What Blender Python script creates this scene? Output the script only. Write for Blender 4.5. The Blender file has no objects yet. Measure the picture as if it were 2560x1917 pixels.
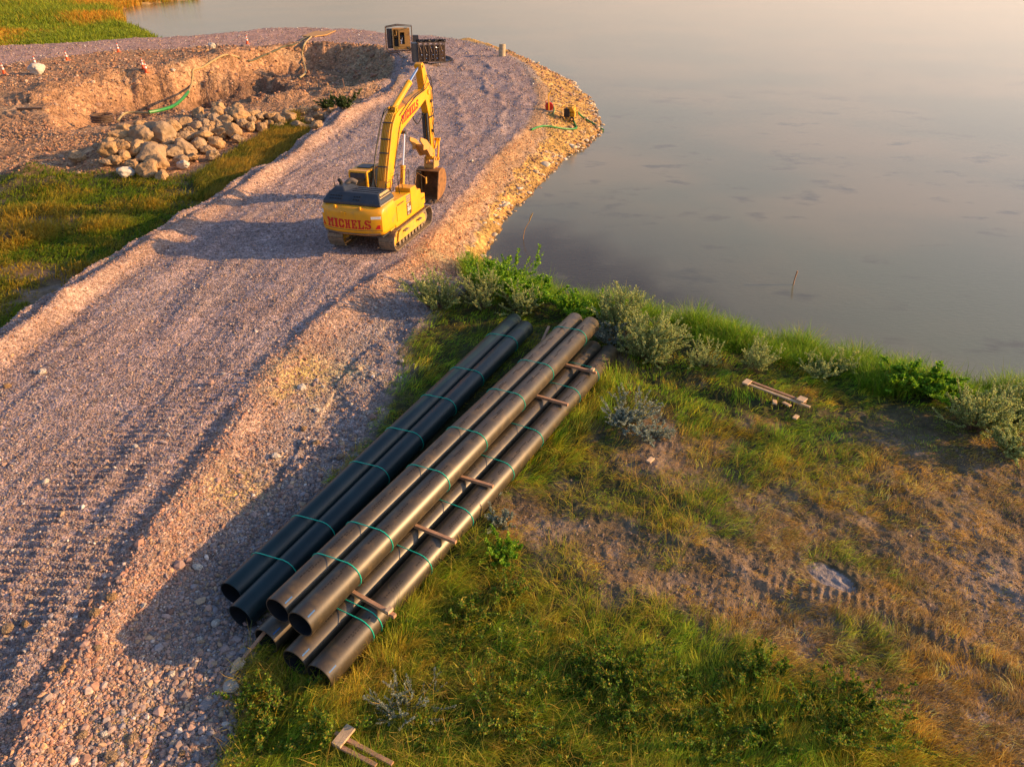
import bpy, math, random
import numpy as np
from mathutils import Vector, Matrix
sc = bpy.context.scene
R = math.radians

# ---------------------------------------------------------------- camera, light
CAM_H, PITCH, FPX, IW, IH = 12.1, R(30.6), 1800.0, 2560.0, 1917.0
cd = bpy.data.cameras.new('camera'); cam = bpy.data.objects.new('camera', cd); sc.collection.objects.link(cam)
cam.location = (0, 0, CAM_H); cam.rotation_euler = (math.pi/2 - PITCH, 0, 0)
cd.sensor_width = 36; cd.lens = FPX/IW*36; cd.clip_start = .1; cd.clip_end = 9000
sc.camera = cam
SUN_EL, SUN_AZ = R(16.5), R(89)          # azimuth clockwise from +Y
wd = bpy.data.worlds.new('World'); sc.world = wd; wd.use_nodes = True
nt = wd.node_tree; nt.nodes.clear()
sky = nt.nodes.new('ShaderNodeTexSky'); sky.sky_type = 'NISHITA'; sky.sun_disc = False
sky.sun_elevation = SUN_EL; sky.sun_rotation = SUN_AZ; sky.altitude = 900; sky.air_density = 1.0; sky.dust_density = 3.5; sky.ozone_density = 2.5
bg = nt.nodes.new('ShaderNodeBackground'); bg.inputs[1].default_value = .14
wo = nt.nodes.new('ShaderNodeOutputWorld'); tcw = nt.nodes.new('ShaderNodeTexCoord'); sx_ = nt.nodes.new('ShaderNodeSeparateXYZ'); nt.links.new(tcw.outputs['Generated'], sx_.inputs[0])
hz = nt.nodes.new('ShaderNodeMapRange'); hz.inputs[1].default_value = 0; hz.inputs[2].default_value = .5; hz.inputs[3].default_value = .95; hz.inputs[4].default_value = .0; nt.links.new(sx_.outputs[2], hz.inputs[0])
mxw = nt.nodes.new('ShaderNodeMix'); mxw.data_type = 'RGBA'; nt.links.new(hz.outputs[0], mxw.inputs[0]); nt.links.new(sky.outputs[0], mxw.inputs[6]); 
glow = nt.nodes.new('ShaderNodeMapRange'); glow.inputs[1].default_value = -.2; glow.inputs[2].default_value = .9; glow.inputs[3].default_value = 1.0; glow.inputs[4].default_value = 2.7; nt.links.new(sx_.outputs[0], glow.inputs[0])
gcl = nt.nodes.new('ShaderNodeVectorMath'); gcl.operation = 'SCALE'; gcl.inputs[0].default_value = (2.45, 1.85, 1.45); nt.links.new(glow.outputs[0], gcl.inputs['Scale'])
nt.links.new(gcl.outputs[0], mxw.inputs[7])   # pink evening haze low in the sky, brighter towards the sun
nt.links.new(mxw.outputs[2], bg.inputs[0]); nt.links.new(bg.outputs[0], wo.inputs[0])
sl = bpy.data.lights.new('sun', 'SUN'); sl.energy = 5.0; sl.angle = R(.6); sl.color = (1, .57, .23)
so = bpy.data.objects.new('sun', sl); sc.collection.objects.link(so)
sd_ = Vector((math.sin(SUN_AZ)*math.cos(SUN_EL), math.cos(SUN_AZ)*math.cos(SUN_EL), math.sin(SUN_EL)))
so.rotation_euler = sd_.to_track_quat('Z', 'Y').to_euler()
sc.view_settings.view_transform = 'Standard'; sc.view_settings.look = 'None'; sc.view_settings.gamma = 1
sc.view_settings.exposure = 0.8
sc.cycles.max_bounces = 6; sc.cycles.diffuse_bounces = 3; sc.cycles.transparent_max_bounces = 6

# ---------------------------------------------------------------- helpers
C0 = np.array([0, 0, CAM_H]); FW = np.array([0, math.cos(PITCH), -math.sin(PITCH)]); UP = np.array([0, math.sin(PITCH), math.cos(PITCH)]); RT = np.array([1., 0, 0])
def ray(x, y): return FW + RT*(x-IW/2)/FPX + UP*(IH/2-y)/FPX
def G(x, y, z=0.):
    d = ray(x, y); return C0 + d*((z-CAM_H)/d[2])
DS = .8637
def D(x, y, z=0.): return G(x/DS, y/DS, z)[:2]

def tag(o, label=None, cat=None, group=None, kind=None):
    if label: o['label'] = label
    if cat: o['category'] = cat
    if group: o['group'] = group
    if kind: o['kind'] = kind
    return o
def link(o): sc.collection.objects.link(o); return o
def empty(name, loc, rz, label, cat, group=None):
    o = link(bpy.data.objects.new(name, None)); o.empty_display_size = .3
    o.location = loc; o.rotation_euler = (0, 0, rz) if not isinstance(rz, tuple) else rz
    return tag(o, label, cat, group)

def np_mesh(name, V, loops, starts, totals, col=None, smooth=False):
    me = bpy.data.meshes.new(name)
    me.vertices.add(len(V)); me.vertices.foreach_set('co', np.ascontiguousarray(V, np.float32).ravel())
    me.loops.add(len(loops)); me.loops.foreach_set('vertex_index', np.ascontiguousarray(loops, np.int32))
    me.polygons.add(len(starts)); me.polygons.foreach_set('loop_start', np.ascontiguousarray(starts, np.int32))
    try: me.polygons.foreach_set('loop_total', np.ascontiguousarray(totals, np.int32))
    except Exception: pass
    me.polygons.foreach_set('use_smooth', np.full(len(starts), smooth, bool))
    if col is not None:
        a = me.color_attributes.new('Col', 'FLOAT_COLOR', 'POINT')
        c = np.ones((len(V), 4), np.float32); c[:, :col.shape[1]] = col
        a.data.foreach_set('color', c.ravel())
    me.update(calc_edges=True); return me
def same_mesh(name, V, F, col=None, smooth=False):      # F: (n,k)
    n, k = F.shape
    return np_mesh(name, V, F.ravel(), np.arange(n)*k, np.full(n, k), col, smooth)

class MB:
    def __init__(s): s.v = []; s.f = []
    def add(s, vs, fs):
        b = len(s.v); s.v += [tuple(map(float, q)) for q in vs]; s.f += [tuple(b+i for i in g) for g in fs]; return s
    def box(s, c, d, rz=0, M=None):
        x, y, z = [q/2 for q in d]
        P = [Vector((i*x, j*y, k*z)) for k in (-1, 1) for j in (-1, 1) for i in (-1, 1)]
        m = Matrix.Translation(c) @ (M.to_4x4() if M is not None else Matrix.Rotation(rz, 4, 'Z'))
        return s.add([m @ q for q in P], [(0, 2, 3, 1), (4, 5, 7, 6), (0, 1, 5, 4), (2, 6, 7, 3), (0, 4, 6, 2), (1, 3, 7, 5)])
    def bb(s, x0, x1, y0, y1, z0, z1): return s.box(((x0+x1)/2, (y0+y1)/2, (z0+z1)/2), (x1-x0, y1-y0, z1-z0))
    def prism(s, prof, x0, x1):             # profile (y,z) extruded in x
        n = len(prof); vs = [(x0, a, b) for a, b in prof] + [(x1, a, b) for a, b in prof]
        return s.add(vs, [tuple(range(n))[::-1], tuple(range(n, 2*n))] + [(i, (i+1) % n, n+(i+1) % n, n+i) for i in range(n)])
    def prismz(s, prof, z0, z1):            # profile (x,y) extruded in z
        n = len(prof); vs = [(a, b, z0) for a, b in prof] + [(a, b, z1) for a, b in prof]
        return s.add(vs, [tuple(range(n))[::-1], tuple(range(n, 2*n))] + [(i, (i+1) % n, n+(i+1) % n, n+i) for i in range(n)])
    def prismy(s, prof, y0, y1):            # profile (x,z) extruded in y
        n = len(prof); vs = [(a, y0, b) for a, b in prof] + [(a, y1, b) for a, b in prof]
        return s.add(vs, [tuple(range(n)), tuple(range(n, 2*n))[::-1]] + [(i, n+i, n+(i+1) % n, (i+1) % n) for i in range(n)])
    def tube(s, path, r, n=8, cap=True):
        path = [Vector(q) for q in path]; m = len(path); rs = r if hasattr(r, '__len__') else [r]*m
        vs = []; u = None
        for i, q in enumerate(path):
            t = (path[min(i+1, m-1)] - path[max(i-1, 0)]).normalized()
            if u is None: u = t.orthogonal().normalized()
            else: u = (u - t*u.dot(t)).normalized()
            w = t.cross(u)
            for k in range(n):
                a = 2*math.pi*k/n; vs.append(q + (u*math.cos(a) + w*math.sin(a))*rs[i])
        fs = [(i*n+k, i*n+(k+1) % n, (i+1)*n+(k+1) % n, (i+1)*n+k) for i in range(m-1) for k in range(n)]
        if cap: fs += [tuple(range(n))[::-1], tuple(range((m-1)*n, m*n))]
        return s.add(vs, fs)
    def cyl(s, a, b, r, n=16): return s.tube([a, b], r, n)
    def build(s, name, mat, parent=None, bevel=0, smooth=False):
        me = bpy.data.meshes.new(name); me.from_pydata(s.v, [], s.f); me.update()
        import bmesh
        bm = bmesh.new(); bm.from_mesh(me); bmesh.ops.recalc_face_normals(bm, faces=bm.faces); bm.to_mesh(me); bm.free()
        me.materials.append(mat)
        if smooth:
            me.polygons.foreach_set('use_smooth', np.ones(len(me.polygons), bool))
            try: me.set_sharp_from_angle(angle=R(40))
            except Exception: pass
        o = link(bpy.data.objects.new(name, me))
        if parent: o.parent = parent
        if bevel:
            m = o.modifiers.new('bevel', 'BEVEL'); m.width = bevel; m.segments = 2; m.limit_method = 'ANGLE'; m.angle_limit = R(35)
        return o
def smooth_path(pts, n=6):
    P = [Vector(p) for p in pts]; out = []
    for i in range(len(P)-1):
        p0, p1, p2, p3 = P[max(i-1, 0)], P[i], P[i+1], P[min(i+2, len(P)-1)]
        for k in range(n):
            t = k/n
            out.append(.5*((2*p1) + (-p0+p2)*t + (2*p0-5*p1+4*p2-p3)*t*t + (-p0+3*p1-3*p2+p3)*t**3))
    return out + [P[-1]]

# ---------------------------------------------------------------- materials
def mat(name, col=(.5, .5, .5), rough=.6, metal=0., spec=.5, attr=False, noise=None, bump=None, voro=None, transl=0., dirt=None):
    m = bpy.data.materials.new(name); m.use_nodes = True; t = m.node_tree; b = t.nodes['Principled BSDF']
    L = t.links.new; N = t.nodes.new
    b.inputs['Roughness'].default_value = rough; b.inputs['Metallic'].default_value = metal
    b.inputs['Specular IOR Level'].default_value = spec
    tc = N('ShaderNodeTexCoord')
    if attr:
        a = N('ShaderNodeVertexColor'); a.layer_name = 'Col'; src = a.outputs[0]
    else:
        a = N('ShaderNodeRGB'); a.outputs[0].default_value = (*col, 1); src = a.outputs[0]
    def mul(src, fac, lo, hi):
        mr = N('ShaderNodeMapRange'); mr.inputs[3].default_value = lo; mr.inputs[4].default_value = hi; L(fac, mr.inputs[0])
        mx = N('ShaderNodeVectorMath'); mx.operation = 'SCALE'; L(src, mx.inputs[0]); L(mr.outputs[0], mx.inputs['Scale']); return mx.outputs[0]
    hsrc = None
    if noise:      # (scale, lo, hi)
        for sca, lo, hi in (noise if isinstance(noise[0], tuple) else (noise,)):
            n = N('ShaderNodeTexNoise'); n.inputs['Scale'].default_value = sca; n.inputs['Detail'].default_value = 6; L(tc.outputs['Object'], n.inputs['Vector'])
            mr = N('ShaderNodeMapRange'); mr.inputs[1].default_value = .3; mr.inputs[2].default_value = .7; L(n.outputs[0], mr.inputs[0])
            src = mul(src, mr.outputs[0], lo, hi)
    if dirt:       # (scale, threshold, colour)
        n = N('ShaderNodeTexNoise'); n.inputs['Scale'].default_value = dirt[0]; n.inputs['Detail'].default_value = 8; n.inputs['Roughness'].default_value = .65; L(tc.outputs['Object'], n.inputs['Vector'])
        mr = N('ShaderNodeMapRange'); mr.inputs[1].default_value = dirt[1]; mr.inputs[2].default_value = dirt[1]+.2; L(n.outputs[0], mr.inputs[0])
        mx = N('ShaderNodeMix'); mx.data_type = 'RGBA'; L(mr.outputs[0], mx.inputs[0]); L(src, mx.inputs[6]); mx.inputs[7].default_value = (*dirt[2], 1); src = mx.outputs[2]
    if voro:       # list of (scale, lo, hi, bumpdist)
        prev = None
        for sca, lo, hi, bd in voro:
            v = N('ShaderNodeTexVoronoi'); v.inputs['Scale'].default_value = sca; v.inputs['Randomness'].default_value = 1; L(tc.outputs['Object'], v.inputs['Vector'])
            sp = N('ShaderNodeSeparateColor'); L(v.outputs['Color'], sp.inputs[0]); src = mul(src, sp.outputs[0], lo, hi)
            if bd:
                bp = N('ShaderNodeBump'); bp.invert = True; bp.inputs['Strength'].default_value = 1; bp.inputs['Distance'].default_value = bd; L(v.outputs['Distance'], bp.inputs['Height'])
                if prev: L(prev, bp.inputs['Normal'])
                prev = bp.outputs[0]
        if prev: L(prev, b.inputs['Normal'])
    if bump:
        n = N('ShaderNodeTexNoise'); n.inputs['Scale'].default_value = bump[0]; n.inputs['Detail'].default_value = 6; L(tc.outputs['Object'], n.inputs['Vector'])
        bp = N('ShaderNodeBump'); bp.inputs['Strength'].default_value = 1; bp.inputs['Distance'].default_value = bump[1]; L(n.outputs[0], bp.inputs['Height']); L(bp.outputs[0], b.inputs['Normal'])
    L(src, b.inputs['Base Color'])
    if transl:
        tr = N('ShaderNodeBsdfTranslucent'); L(src, tr.inputs[0]); ms = N('ShaderNodeMixShader'); ms.inputs[0].default_value = transl
        L(b.outputs[0], ms.inputs[1]); L(tr.outputs[0], ms.inputs[2]); L(ms.outputs[0], t.nodes['Material Output'].inputs[0])
    return m
M = dict(
    gravel=mat('gravel', attr=True, rough=.9, spec=.2, noise=((.35, .85, 1.15), (3, .82, 1.18)), voro=[(3.6, .82, 1.2, .03), (13, .55, 1.45, .035), (34, .7, 1.3, .012)]),
    soil=mat('soil', attr=True, rough=.95, spec=.1, noise=((.8, .75, 1.25), (6, .7, 1.3)), bump=(22, .03)),
    dirt=mat('dirt', attr=True, rough=.95, spec=.1, noise=((.5, .75, 1.25), (2.2, .7, 1.3)), voro=[(1.7, .8, 1.2, .14), (5, .7, 1.3, .08), (16, .8, 1.2, .02)]),
    stone=mat('stone', attr=True, rough=.85, spec=.25, noise=(30, .85, 1.15)),
    grass=mat('grass', attr=True, rough=.6, spec=.25, transl=.35),
    leaf=mat('leaf', attr=True, rough=.6, spec=.3, transl=.35),
    bark=mat('bark', (.16, .10, .06), .9, noise=(20, .7, 1.3)),
    yellow=mat('yellow_paint', (.80, .37, .008), .38, spec=.5, noise=(1.3, .88, 1.06), dirt=(1.5, .54, (.42, .25, .07))),
    yellowd=mat('yellow_paint_dusty', (.62, .36, .04), .6, noise=(2, .8, 1.1), dirt=(3, .55, (.30, .21, .11))),
    dark=mat('dark_grey_paint', (.035, .042, .055), .42, noise=(3, .8, 1.25), dirt=(2.5, .62, (.17, .13, .09))),
    black=mat('black_rubber', (.012, .012, .013), .55),
    steel=mat('worn_steel', (.16, .12, .09), .55, metal=.5, noise=(6, .7, 1.3), dirt=(5, .5, (.22, .15, .09)), bump=(25, .01)),
    rust=mat('rusty_bucket_steel', (.24, .12, .045), .6, metal=.2, noise=(4, .6, 1.4), dirt=(4, .52, (.30, .13, .03))),
    chrome=mat('chrome', (.75, .76, .8), .15, metal=1),
    track=mat('track_steel', (.22, .175, .125), .6, metal=.3, noise=(9, .65, 1.35), dirt=(7, .48, (.34, .26, .17))),
    glass=mat('cab_glass', (.02, .035, .03), .08, spec=.8),
    red=mat('red_lettering', (.55, .006, .008), .5),
    white=mat('white_paint', (.75, .75, .75), .5),
    brown=mat('badge_brown', (.10, .06, .03), .5),
    stripe=mat('stripe_grey', (.16, .15, .19), .5),
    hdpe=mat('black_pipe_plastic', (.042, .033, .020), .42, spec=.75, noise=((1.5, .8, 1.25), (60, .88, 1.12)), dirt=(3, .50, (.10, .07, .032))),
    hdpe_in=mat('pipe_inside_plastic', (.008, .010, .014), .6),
    hdpe_shaded=mat('shaded_pipe_plastic', (.006, .022, .026), .42, spec=.5, noise=((1.2, .75, 1.25), (50, .9, 1.1))),  # darker teal copy of the black plastic, shade of the left pair in its colour
    strap=mat('green_strap', (.01, .50, .34), .45),
    blue=mat('blue_mark', (.01, .10, .30), .6),
    print_=mat('pipe_print', (.012, .010, .008), .7),
    wood=mat('weathered_board', (.42, .24, .14), .8, noise=((3, .75, 1.2), (40, .8, 1.2))),
    woodp=mat('pale_board', (.55, .40, .25), .8, noise=((3, .75, 1.2), (40, .8, 1.2))),
    orange=mat('cone_orange', (.75, .09, .01), .5), green=mat('green_hose', (.02, .22, .04), .45, noise=(2, .8, 1.2)),
    tanhose=mat('tan_hose', (.34, .26, .12), .6, noise=(2, .8, 1.2)), olive=mat('olive_hose', (.07, .07, .035), .6),
    redp=mat('red_paint', (.6, .03, .01), .4), conc=mat('concrete', (.42, .34, .22), .9, noise=(3, .8, 1.2), bump=(20, .01)),
    gen=mat('generator_tan_paint', (.50, .27, .07), .6, dirt=(1.5, .55, (.2, .12, .06))),
    frame=mat('frame_dark_steel', (.09, .055, .035), .6, noise=(4, .7, 1.3)),
)
# ---------------------------------------------------------------- noise
def _h(ix, iy, s):
    n = (ix.astype(np.int64)*374761393 + iy.astype(np.int64)*668265263 + s*1442695041) & 0xffffffff
    n = ((n ^ (n >> 13))*1274126177) & 0xffffffff
    return ((n ^ (n >> 16)) & 0xffffff)/float(0xffffff)
def vn(x, y, s=0):
    ix = np.floor(x); iy = np.floor(y); fx = x-ix; fy = y-iy; fx = fx*fx*(3-2*fx); fy = fy*fy*(3-2*fy)
    a = _h(ix, iy, s); b = _h(ix+1, iy, s); c = _h(ix, iy+1, s); d = _h(ix+1, iy+1, s)
    return (a+(b-a)*fx)*(1-fy) + (c+(d-c)*fx)*fy
def fbm(x, y, s=0, o=4):
    r = 0; a = .5; t = 0
    for i in range(o): r = r + a*vn(x, y, s+i*17); t += a; x = x*2.03+11.3; y = y*2.03+5.7; a *= .5
    return r/t*2-1
def sst(a, b, x):
    t = np.clip((x-a)/(b-a), 0, 1); return t*t*(3-2*t)
def seg_d(x, y, P, closed=False, val=None):
    best = np.full(x.shape, 1e9); n = len(P); out = np.zeros(x.shape) if val is not None else None
    for i in range(n if closed else n-1):
        ax, ay = P[i]; bx, by = P[(i+1) % n]; dx, dy = bx-ax, by-ay
        t = np.clip(((x-ax)*dx+(y-ay)*dy)/(dx*dx+dy*dy+1e-9), 0, 1)
        d = np.hypot(x-ax-t*dx, y-ay-t*dy)
        if val is not None: k = d < best; out[k] = (val[i] + t*(val[(i+1) % n]-val[i]))[k]
        best = np.minimum(best, d)
    return best if val is None else (best, out)
def inside(x, y, P):
    c = np.zeros(x.shape, bool); n = len(P)
    for i in range(n):
        ax, ay = P[i]; bx, by = P[(i+1) % n]
        if ay == by: continue
        k = ((ay > y) != (by > y)) & (x < (bx-ax)*(y-ay)/(by-ay)+ax); c ^= k
    return c
def psd(x, y, P): d = seg_d(x, y, P, True); return np.where(inside(x, y, P), d, -d)

# ---------------------------------------------------------------- terrain features
WZ = -1.3                                  # water level
ZG = -.3                                   # ground level at the pipe stack
far = [D(262, 62, WZ), D(300, 70, WZ)] + [D(x, y, 1.)+np.array([0, 4.]) for x, y in [(330, 78), (430, 70), (520, 60), (600, 57), (690, 57), (800, 61), (860, 66), (905, 74)]]
LAND = [(-500, 420), D(454, -3, WZ), D(395, 0, WZ), D(300, 12, WZ), D(254, 22, WZ)] + far + [D(x, y, WZ) for x, y in [
    (1010, 84), (1060, 98), (1110, 116), (1180, 150), (1230, 175), (1262, 203), (1287, 235), (1300, 285), (1268, 315), (1215, 343), (1180, 385), (1125, 430), (1090, 480),
    (1062, 530), (1048, 580), (1052, 610), (1110, 640), (1200, 660), (1300, 678), (1380, 700), (1450, 712), (1600, 752), (1700, 775), (1850, 815), (1900, 822),
    (2000, 845), (2100, 868), (2211, 885), (2450, 930)]] + [(60, 14), (200, -30), (200, -80), (-500, -80)]
LEFT_EDGE = [D(*q) for q in [(-900, 1400), (-300, 960), (-100, 810), (0, 740), (120, 655), (240, 570), (360, 495), (480, 430), (540, 395), (600, 355), (700, 290), (745, 262), (800, 235), (845, 212)]]
RIGHT_EDGE = [D(*q) for q in [(1165, 235), (1135, 290), (1085, 335), (1045, 385), (1005, 435), (950, 500), (885, 565), (800, 620), (700, 700), (590, 815), (480, 970), (380, 1100), (270, 1270), (160, 1440), (60, 1610), (-100, 1900)]]
ROAD = LEFT_EDGE + [D(868, 170, .8), D(880, 130, .9), D(850, 103, 1.), D(740, 90, 1.), D(640, 93, 1.), D(560, 99, 1.), D(437, 97, 1.), D(355, 106, 1.), D(246, 109, 1.), D(153, 118, 1.), D(0, 138, 1.), D(-300, 190, 1.),
        D(-300, 110, 1.), D(0, 98, 1.), D(200, 90, 1.)] + [D(x, y-1, 1.) for x, y in [(330, 78), (430, 70), (520, 60), (600, 57), (690, 57), (800, 61), (860, 66), (905, 74)]] + \
       [D(985, 86, 1.), D(1040, 101, .9), D(1090, 120, .8), D(1130, 150, .7), D(1155, 190, .3)] + RIGHT_EDGE
LEFTP = LEFT_EDGE + [D(870, 160, .5), (-20, 140), (-300, 140), (-300, -20)]
PIT = [D(*q) for q in [(120, 275, -.1), (160, 271, -.1), (238, 263, -.1), (355, 243, -.1), (492, 229, -.1), (605, 213, -.1), (700, 205, 0), (752, 202, .1), (858, 172, .5), (885, 148, .8), (835, 115, .9), (752, 101, 1), (649, 98, 1),
        (565, 112, 1), (451, 132, .9), (355, 151, .9), (246, 157, .9), (164, 170, .9), (95, 191, .8), (80, 232, .4)]]
PIT2 = [D(*q) for q in [(262, 250, .0), (355, 243, -.1), (492, 229, -.1), (640, 210, -.1), (650, 150, .9), (560, 125, 1), (451, 142, .9), (355, 155, .9), (262, 160, .9)]]
PILE = [D(*q) for q in [(235, 350, -.6), (300, 335, -.6), (400, 310, -.5), (520, 285, -.4), (640, 270, -.3), (690, 268, -.3)]]
BARE = [D(*q, ZG) for q in [(1150, 1120), (1300, 1170), (1450, 1240), (1650, 1330), (1850, 1430), (2050, 1540), (2260, 1640)]]
BARE2 = [D(*q, ZG) for q in [(1500, 1010), (1650, 1100), (1760, 1180), (1900, 1240), (2050, 1300), (2260, 1400)]]
COMB = [D(*q, ZG) for q in [(1560, 1190), (1700, 1265), (1870, 1300), (2050, 1390), (2260, 1500)]]
RD = np.array([.10, 1.]); RD /= np.linalg.norm(RD); RN = np.array([RD[1], -RD[0]])
RIDGES = [([(0, 1310), (60, 1240), (120, 1150), (200, 1060), (280, 990), (380, 940)], .14), ([(20, 1500), (90, 1370), (170, 1240), (250, 1130), (330, 1020)], .16), ([(500, 860), (560, 800), (640, 735), (740, 660)], .10),
          ([(100, 770), (300, 620), (460, 520), (600, 420)], .08), ([(300, 900), (420, 800), (540, 700), (640, 630)], .06), ([(940, 130), (1030, 180), (1090, 240), (1070, 300)], .18), ([(980, 110), (1100, 190), (1130, 240)], .15), ([(920, 170), (990, 240), (1000, 300)], .12)]

NA, NR = 1300, 1050
AZ = np.linspace(R(-58), R(58), NA); EL = np.linspace(R(66), R(1.4), NR)
rr = CAM_H/np.tan(EL)
gx = np.sin(AZ)[None, :]*rr[:, None]; gy = np.cos(AZ)[None, :]*rr[:, None]
GX, GY = gx.ravel(), gy.ravel()
wxn = fbm(GX*.5, GY*.5, 3)*.5; wyn = fbm(GX*.5+50, GY*.5, 4)*.5
fy = sst(40, 70, GY)
wx = GX + wxn*(.5+1.3*fy); wy = GY + wyn*(.5+1.3*fy)
SL = psd(GX + wxn*.9, GY + wyn*.9, LAND)
SR = psd(GX + wxn*.35*(1+fy), GY + wyn*.35*(1+fy), ROAD)
LM = inside(GX, GY, LEFTP)
dLE = seg_d(GX, GY, LEFT_EDGE); dRE = seg_d(GX, GY, RIGHT_EDGE)
near = (GX > -75) & (GX < 5) & (GY > 40) & (GY < 150)
def part(fn, default, m=near):
    o = np.full(GX.shape, default, float); o[m] = fn(wx[m], wy[m]); return o
SP = part(lambda a, b: psd(a, b, PIT), -50.); SP2 = part(lambda a, b: psd(a, b, PIT2), -50.)
dPile = part(lambda a, b: seg_d(a, b, PILE), 50.)
zroad = np.interp(GY, [45, 90], [0, 1.]); zleft = np.interp(GY, [46, 54, 60, 72, 85, 92], [-.9, -.75, -.45, -.1, .6, 1.0])
zright = np.where(GY > 33, -.85, ZG) + sst(33, 28, GY)*0
zright = ZG + (-.85-ZG)*sst(28, 36, GY)
out = np.maximum(-SR, 0)
wdt = np.where(LM, 1.3+1.2*fbm(GX*.2, GY*.2, 9), np.interp(GY, [20, 34, 60], [2.6, 4.5, 6.0]))
zs = np.where(LM, zleft, zright)
H = zroad + (zs-zroad)*sst(0, 1, out/np.maximum(wdt, .6))
# reeds land in the far left stays low
FE = sorted([tuple(D(*q, 1.)) for q in [(-300, 190), (0, 138), (153, 118), (246, 109), (355, 106), (437, 97), (560, 99)]])
lowfar = sst(0, 4, -SR)*sst(90, 110, GY)*(GX < -40)*(GY > np.interp(GX, [q[0] for q in FE], [q[1] for q in FE])+3)
H = H*(1-lowfar) + (-.9)*lowfar
# berms along the road edges
bn = .65+.6*fbm(GX*.45, GY*.45, 21)
gap = sst(-.35, .1, fbm(GX*.16, GY*.16, 33))
H += .72*np.exp(-((dLE-.6)/.55)**2)*(.35+.65*bn)*(.55+.45*gap)*(SR > -1)*(GY < 75)
H += .26*np.exp(-((dRE-.1)/.36)**2)*bn*(.7+.3*gap)*(GY < 58)*np.where(GY > 30, .75, 1)
oR = seg_d(GX, GY, RIGHT_EDGE); H -= (~LM)*(.20*np.exp(-((out-1.7)/1.2)**2))*sst(9, 12, GY)*sst(35, 31, GY)*(SR < 0)*(.7+.5*fbm(GX*.3, GY*.3, 22))
sx = GX*RN[0]+GY*RN[1]; sy = GX*RD[0]+GY*RD[1]
inr = sst(-.2, .8, SR)
H += inr*(.10*fbm(sx*.9+3*fbm(sy*.05, sx*.05, 5), sy*.12, 7) + .035*fbm(sx*2.6, sy*.35, 8) + .05*fbm(GX*.8, GY*.8, 12)*(1+1.2*fy))
for P_, a in RIDGES:
    W_ = [D(*q) for q in P_]; k = near if P_[0][0] > 900 else (GY < 48) & (GX < 2)
    d = seg_d(wx[k], wy[k], W_); H[k] += a*np.exp(-(d/.35)**2)*(.6+.7*fbm(GX[k]*.7, GY[k]*.7, 41))
# cleat marks from crawler tracks
cm = sst(.05, .3, fbm(sx*.55, sy*.12, 55))*inr*(GY < 60)
cm = np.maximum(cm, np.exp(-((dLE-1.5)/.55)**2)*inr*(GY < 60)*sst(-.2, .2, fbm(GX*.3, GY*.3, 61)))
cm = np.maximum(cm, np.exp(-((dRE+.0-1.3)/.5)**2)*inr*(GY < 50)*sst(-.1, .25, fbm(GX*.3, GY*.3, 62)))
H += cm*.032*np.sin(sy*2*math.pi/.27 + 2*fbm(GX*.5, GY*.5, 63))
# outside the road: lumps
og = 1-inr
H += og*(.06*fbm(GX*.7, GY*.7, 14) + .10*fbm(GX*.22, GY*.22, 15)*(1+fy))
# pit
depth = np.clip(SP*np.interp(GX, [-48, -36, -26, -18], [.5, .9, .7, .42]), 0, 2.6) + np.clip(SP2*.95, 0, 1.2+.5*fbm(GX*.2, GY*.2, 71))
inp = sst(0, .6, SP)
H -= depth
H += inp*(.55*fbm(GX*.45, GY*.45, 72) + .30*fbm(GX*1.5, GY*1.5, 73) + .22*fbm(GX*2.6, GY*.8, 76)*sst(.2, 1.5, depth)); H += (GY > 74)*sst(-6, -1, SP)*(1-inp)*.25*fbm(GX*.9, GY*.9, 79)
rim = np.exp(-((SP+1.2)/1.5)**2)*(GY > 74)
H += rim*.35*(1+fbm(GX*.5, GY*.5, 74))
slot = np.exp(-((GX-np.interp(GY, [60, 95], [-29.6, -38.4]))/.9)**2)*sst(0, 1.5, SP)*(GY > 70); H -= slot*1.2
# boulder mound, dirt heaps on the left
H += 1.15*np.exp(-(dPile/2.3)**2)*(.8+.4*fbm(GX*.6, GY*.6, 75))
for (px, py, a, w) in [(60, 365, .7, 1.6), (110, 385, .5, 1.5), (20, 395, .6, 1.4), (240, 320, .5, 2), (480, 120, .8, 2.), (500, 140, .9, 2.2), (420, 115, .4, 2)]:
    q = D(px, py, -.4 if py > 200 else .8); H += a*np.exp(-((GX-q[0])**2+(GY-q[1])**2)/w**2)*(1+.5*fbm(GX, GY, 77))
# haul-track cleats in front of the pit
ht = sst(-.5, -1.5, SP)*(GY > 57)*(GY < 80)*(GX < -12)*(SR < -1)
H += ht*.05*np.sign(np.sin((GX*.98-GY*.2)*2*math.pi/.5))*sst(.0, .2, fbm(GX*.1, GY*.5, 78))
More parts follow.
